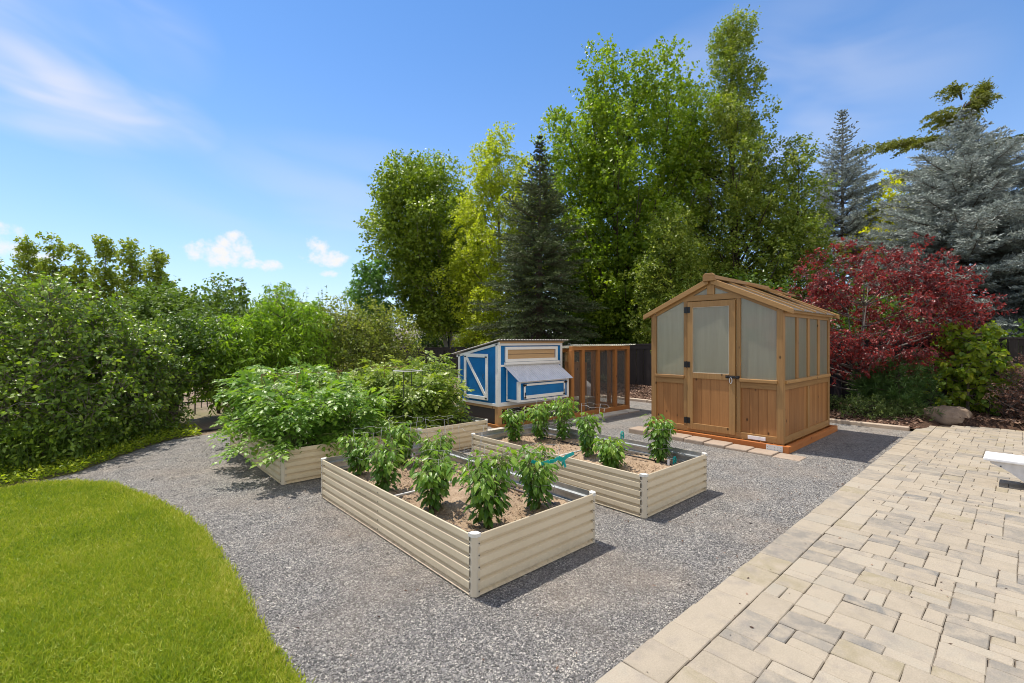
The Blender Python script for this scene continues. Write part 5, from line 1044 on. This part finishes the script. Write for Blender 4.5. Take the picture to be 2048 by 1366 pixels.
for i, (x, y, h, r, lf, lb) in enumerate(((14.6, 2.6, 2.9, 1.5, 'leaf_dark', 'dark rounded bush behind the fence under the red maple crown'), (14.8, -.6, 1.9, 1.3, 'leaf_dark', 'dark bush behind the fence at the foot of the broad blue spruce'), (14.4, 5.3, 3.4, 1.6, 'leaf_dark', 'dark bush behind the fence hidden mostly by the greenhouse'), (15.0, 13.0, 3.2, 1.7, 'leaf_dark', 'dark bush behind the fence below the maple, left of the run'),
                                              (18.2, 24.2, 3.0, 1.5, 'leaf_pear', 'pale yellow-green bush beyond the railing, right of the pale forked trunk'), (14.2, 22.6, 2.4, 1.3, 'leaf_dark', 'dark bush behind the fence at the foot of the leftmost tall tree'), (14.0, 17.4, 2.0, 1.0, 'leaf_sycamore', 'green bush behind the fence between the golden tree and the railing'), (15.2, 9.0, 3.0, 1.3, 'leaf_dark', 'dark bush behind the fence to the right of the wire run'))):
    broadleaf('background_bush', lb, 'bush', (x, y, -.1), h, [(.05, r*.8), (.4, r), (.75, r*.8), (1, r*.3)], 26, .5, 9000, .11, .65, lf, 'bark_dark', .06, .3, group='bushes beyond the fence', z0=.03, ax=AX, fill=14)
# ---- far left
for i, (x, y, h, r, lb) in enumerate(((-2.7, 41.63, 8.52, 0.79, 'leftmost poplar of the far row above the scrub oaks'), (-1.57, 40.61, 8.42, 0.74, 'second poplar from the left in the far row above the scrub oaks'), (-0.35, 39.5, 7.87, 0.79, 'third poplar from the left in the far row, lower and ragged'), (0.82, 38.44, 8.39, 0.71, 'fourth poplar from the left in the far row, tall and full'), (2.06, 37.31, 8.36, 0.79, 'fifth poplar from the left in the far row, tall with a forked top'), (3.19, 36.29, 7.65, 0.53, 'sixth poplar of the far row, narrow and loose'), (3.74, 35.79, 5.78, 0.58, 'short leaning poplar ending the far row on the right'))):
    broadleaf('poplar_tree', lb, 'tree', (x, y, -.3), h, [(.1, r), (.5, r*1.05), (.75, r*.8), (.92, r*.45), (1, .2)], 34, .42, 11000, .15, .75, 'leaf_poplar', 'bark_grey', .12, 1.3, group='poplars beyond the oaks', z0=.06, ax=AX, up=.7, fill=10)
for x, y, h, r, lb in ((5.0, 27.9, 4.5, 3.1, 'wide dome-shaped dark tree on the far left horizon behind the peach tree'), (2.9, 29.5, 4.4, 1.9, 'rounded dark tree on the far horizon right of the ragged poplar'), (9.2, 31.6, 4.3, 2.7, 'low rounded tree on the far horizon above the peach shoots'), (12.2, 34.5, 3.3, 3.0, 'distant low tree mass peeping over the olive shrub'), (-3.5, 31, 4.0, 3.2, 'distant dark tree behind the leftmost scrub oak')):
    broadleaf('dome_tree', lb, 'tree', (x, y, -.3), h, [(.2, r*.85), (.5, r), (.75, r*.85), (.92, r*.5), (1, r*.2)], 44, .75, 16000, .17, .75, 'leaf_hill', 'bark_grey', .15, .45, group='rounded trees on the far left', z0=.1, ax=AX, fill=26)
# ---- near left
for i, (x, y, h, r, n, lb) in enumerate(((-1.6, 9.4, 2.45, 1.45, 9000, 'tall scrub oak at the left edge of the view, behind the lawn'), (-.70, 8.75, 2.42, 1.3, 18000, 'large glossy scrub oak nearest the lawn, left of the gravel bend'), (-.05, 9.2, 2.05, 1.05, 14000, 'scrub oak in the middle of the thicket with grey twigs showing'), (.42, 9.55, 1.72, .85, 10000, 'lower scrub oak at the right end of the thicket beside the dirt strip'))):
    broadleaf('scrub_oak', lb, 'shrub', (x, y, -.02), h, [(.08, r*.85), (.3, r*1.05), (.55, r), (.8, r*.75), (.96, r*.4)], 66, .28, int(n*1.25), .059, .62, 'leaf_oak', 'bark_grey', .07, .35, group='scrub oaks behind the lawn', z0=.02, ax=AX, fill=14, twr=.0038, multi=3, tmpl=OVAL, ts=(.62, .84, 1.0), per=7, up=.45)
broadleaf('dark_fruit_tree', 'dark shady tree with a bare leaning trunk at the gravel bend', 'tree', (1.06, 9.95, -.02), 1.95, [(.4, .55), (.55, .75), (.8, .65), (1, .25)], 26, .32, 8000, .065, .55, 'leaf_dark', 'bark_dark', .085, .3, z0=.2, ax=AX, fill=14, lean=(.35, .3), tmpl=OVAL)
broadleaf('peach_tree', 'peach tree with long narrow drooping leaves, left half beside the dark shady tree', 'tree', (2.15, 10.3, -.02), 1.9, [(.2, .6), (.45, .95), (.7, .85), (.92, .45), (1, .2)], 36, .30, 9000, .115, .26, 'leaf_peach', 'bark_dark', .06, .5, z0=.1, ax=AX, fill=16, tmpl=LANCE, droop=.75, up=.7, group='peach trees behind the tomato beds', twr=.003)
broadleaf('peach_tree', 'taller peach tree with shoots above the crown, behind the left tomato bed', 'tree', (3.05, 10.45, -.02), 2.5, [(.15, .7), (.4, 1.05), (.7, .9), (.92, .5), (1, .25)], 44, .30, 12000, .115, .26, 'leaf_peach', 'bark_dark', .06, .6, z0=.08, ax=AX, fill=20, tmpl=LANCE, droop=.75, up=.9, group='peach trees behind the tomato beds', twr=.003)
broadleaf('olive_shrub', 'wide olive-green shrub with small bronze-tinged leaves, left of the coop', 'shrub', (4.75, 10.7, -.02), 2.30, [(.06, .8), (.3, 1.2), (.6, 1.3), (.85, 1.0), (1, .5)], 64, .34, 26000, .066, .55, 'leaf_olive', 'bark_dark', .06, .3, z0=.03, ax=AX, fill=60, sx=1.1, twr=.003, up=.5, tmpl=OVAL)
def tall_weed():
    root = thing('tall_weed', (4.1, 11.6, 0), 'wispy tall weed stalks with tiny seed heads above the olive shrub', 'weed'); F = Fol()
    for i in range(16):
        a = np.array([[rng.normal()*.35, rng.normal()*.3, 0.]]); h = rng.uniform(2.3, 2.85); b = a+np.array([[rng.normal()*.15, rng.normal()*.15, h]]); F.twigs(a, b, .006, .002, 0, .4); n = 26; t_ = rng.uniform(.72, 1, n)[:, None]; P = a*(1-t_)+b*t_; F.leaves(P, runit(n)+np.array([0, 0, .5]), runit(n), .05, .02, KITE)
    F.obj('stalk', 'leaf_olive', root)
tall_weed()
def ground_weeds():
    F = Fol(); n = 9000; x = rng.uniform(-2.6, 1.3, n); line = np.interp(x, [-6, -.64, -.1, .25, .65, .94, 1.4], [6.95, 6.9, 7.1, 7.68, 8.27, 8.57, 8.7]); y = line+rng.random(n)**1.6*1.3-.05; P = np.stack([x, y, rng.random(n)**2*.10+.005], 1)
    F.leaves(P, runit(n)*np.array([1, 1, .5])+np.array([0, 0, .45]), nrm(np.array([0, 0, 1.])+runit(n)*.5), rng.uniform(.025, .065, n), rng.uniform(.012, .03, n), KITE)
    tag(mesh_obj('ground_cover', np.concatenate(F.V), np.concatenate(F.F), 'weed', None, None, np.concatenate(F.A)), 'yellow-green weeds creeping along the foot of the scrub oaks', 'ground cover', kind='stuff')
    F = Fol(); n = 7000; x = rng.uniform(-2.4, .9, n); y = np.interp(x, [-6, -.64, -.1, .25, .65, .94, 1.4], [6.95, 6.9, 7.1, 7.68, 8.27, 8.57, 8.7])+.3+rng.random(n)*1.0; P = np.stack([x, y, rng.random(n)**1.3*.55], 1)
    F.leaves(P, runit(n)+np.array([0, 0, .2]), nrm(np.array([0, 0, 1.])+runit(n)*.6), rng.uniform(.04, .075, n), rng.uniform(.025, .045, n), OVAL)
    k = 900; Q = np.stack([rng.uniform(-2.4, .9, k), np.zeros(k), np.zeros(k)], 1); Q[:, 1] = np.interp(Q[:, 0], [-6, -.64, -.1, .25, .65, .94, 1.4], [6.95, 6.9, 7.1, 7.68, 8.27, 8.57, 8.7])+.3+rng.random(k)*1.0; F.twigs(Q, Q+np.stack([rng.normal(size=k)*.12, rng.normal(size=k)*.12, rng.uniform(.2, .6, k)], 1), .003, .0015, 0, .3)
    tag(mesh_obj('undergrowth', np.concatenate(F.V), np.concatenate(F.F), 'leaf_oak', None, None, np.concatenate(F.A)), 'low leafy undergrowth filling in below the scrub oak branches', 'undergrowth', kind='stuff')
ground_weeds()
# ---- near right planting bed
broadleaf('red_maple', 'wine-red Japanese maple with spreading layered branches beside the greenhouse', 'tree', (11.56, 2.25, .1), 3.5, [(.22, .9), (.34, 1.25), (.5, 1.45), (.66, 1.35), (.82, 1.0), (.95, .6), (1, .25)], 60, .25, 25000, .065, .5, 'leaf_red', 'bark_maple', .085, .5, flat=.5, lean=(.25, -.25), z0=.1, per=6, up=.05, sx=1.6, ax=AX, ts=(.5, .72, .88, 1.0), multi=4, droop=.4, tmpl=LANCE, trunk_top=.7, twr=.0025, fill=10)
broadleaf('lilac_shrub', 'lime-green shrub with heart-shaped leaves against the dark fence', 'shrub', (11.98, .72, .08), 1.75, [(.1, .36), (.35, .48), (.65, .54), (.9, .38), (1, .18)], 28, .20, 2900, .085, .85, 'leaf_lilac', 'bark_grey', .03, .3, z0=.03, ax=AX, fill=10, tmpl=HEART, droop=.7, per=5, twr=.003)
for x, y, h, r, lb in ((11.35, 1.62, 1.05, .62, 'dark mugo pine in front of the red maple, beside the boulder'), (11.75, 2.0, .85, .5, 'low mugo pine in the shade right behind the red maple trunk'), (11.4, 3.35, .8, .42, 'small mugo pine between the greenhouse and the red maple trunk')):
    broadleaf('mugo_pine', lb, 'shrub', (x, y, .08), h, [(.05, r*.8), (.4, r), (.75, r*.8), (1, r*.35)], 24, .2, 9500, .085, .085, 'needle_mugo', 'bark_spruce', .03, .2, group='mugo pines in the planting bed', z0=.02, ax=AX, fill=14, per=12, up=.9, droop=-.35, twiglen=.5)
for x, y, h, r, lb in ((10.62, 1.95, .34, .42, 'low spreading shrub with tiny pale flowers before the red maple trunk'), (10.95, 2.6, .26, .32, 'flat dark ground shrub between the greenhouse corner and the maple'), (11.0, 1.55, .3, .35, 'low flowering shrub left of the boulder')):
    broadleaf('ground_shrub', lb, 'shrub', (x, y, .05), h, [(.1, r), (.5, r), (.85, r*.7), (1, r*.4)], 24, .11, 4200, .032, .45, 'leaf_cover', 'bark_dark', .012, .1, group='low shrubs in the planting bed', z0=.05, ax=AX, fill=20, up=.7, sx=1.2)
broadleaf('barberry_shrub', 'purple-brown barberry shrub at the right edge before the dark fence', 'shrub', (11.55, -.12, .06), 1.12, [(.08, .3), (.4, .5), (.75, .5), (1, .25)], 30, .16, 7000, .032, .55, 'leaf_barberry', 'bark_maple', .02, .6, z0=.03, ax=AX, fill=16, up=.8, twr=.003)
broadleaf('barberry_shrub', 'second purple-brown barberry further along the fence beyond the right edge', 'shrub', (11.5, -1.3, .06), 1.05, [(.08, .3), (.4, .5), (.75, .5), (1, .25)], 24, .16, 4000, .032, .55, 'leaf_barberry', 'bark_maple', .02, .6, z0=.03, ax=AX, fill=12, up=.8, twr=.003)
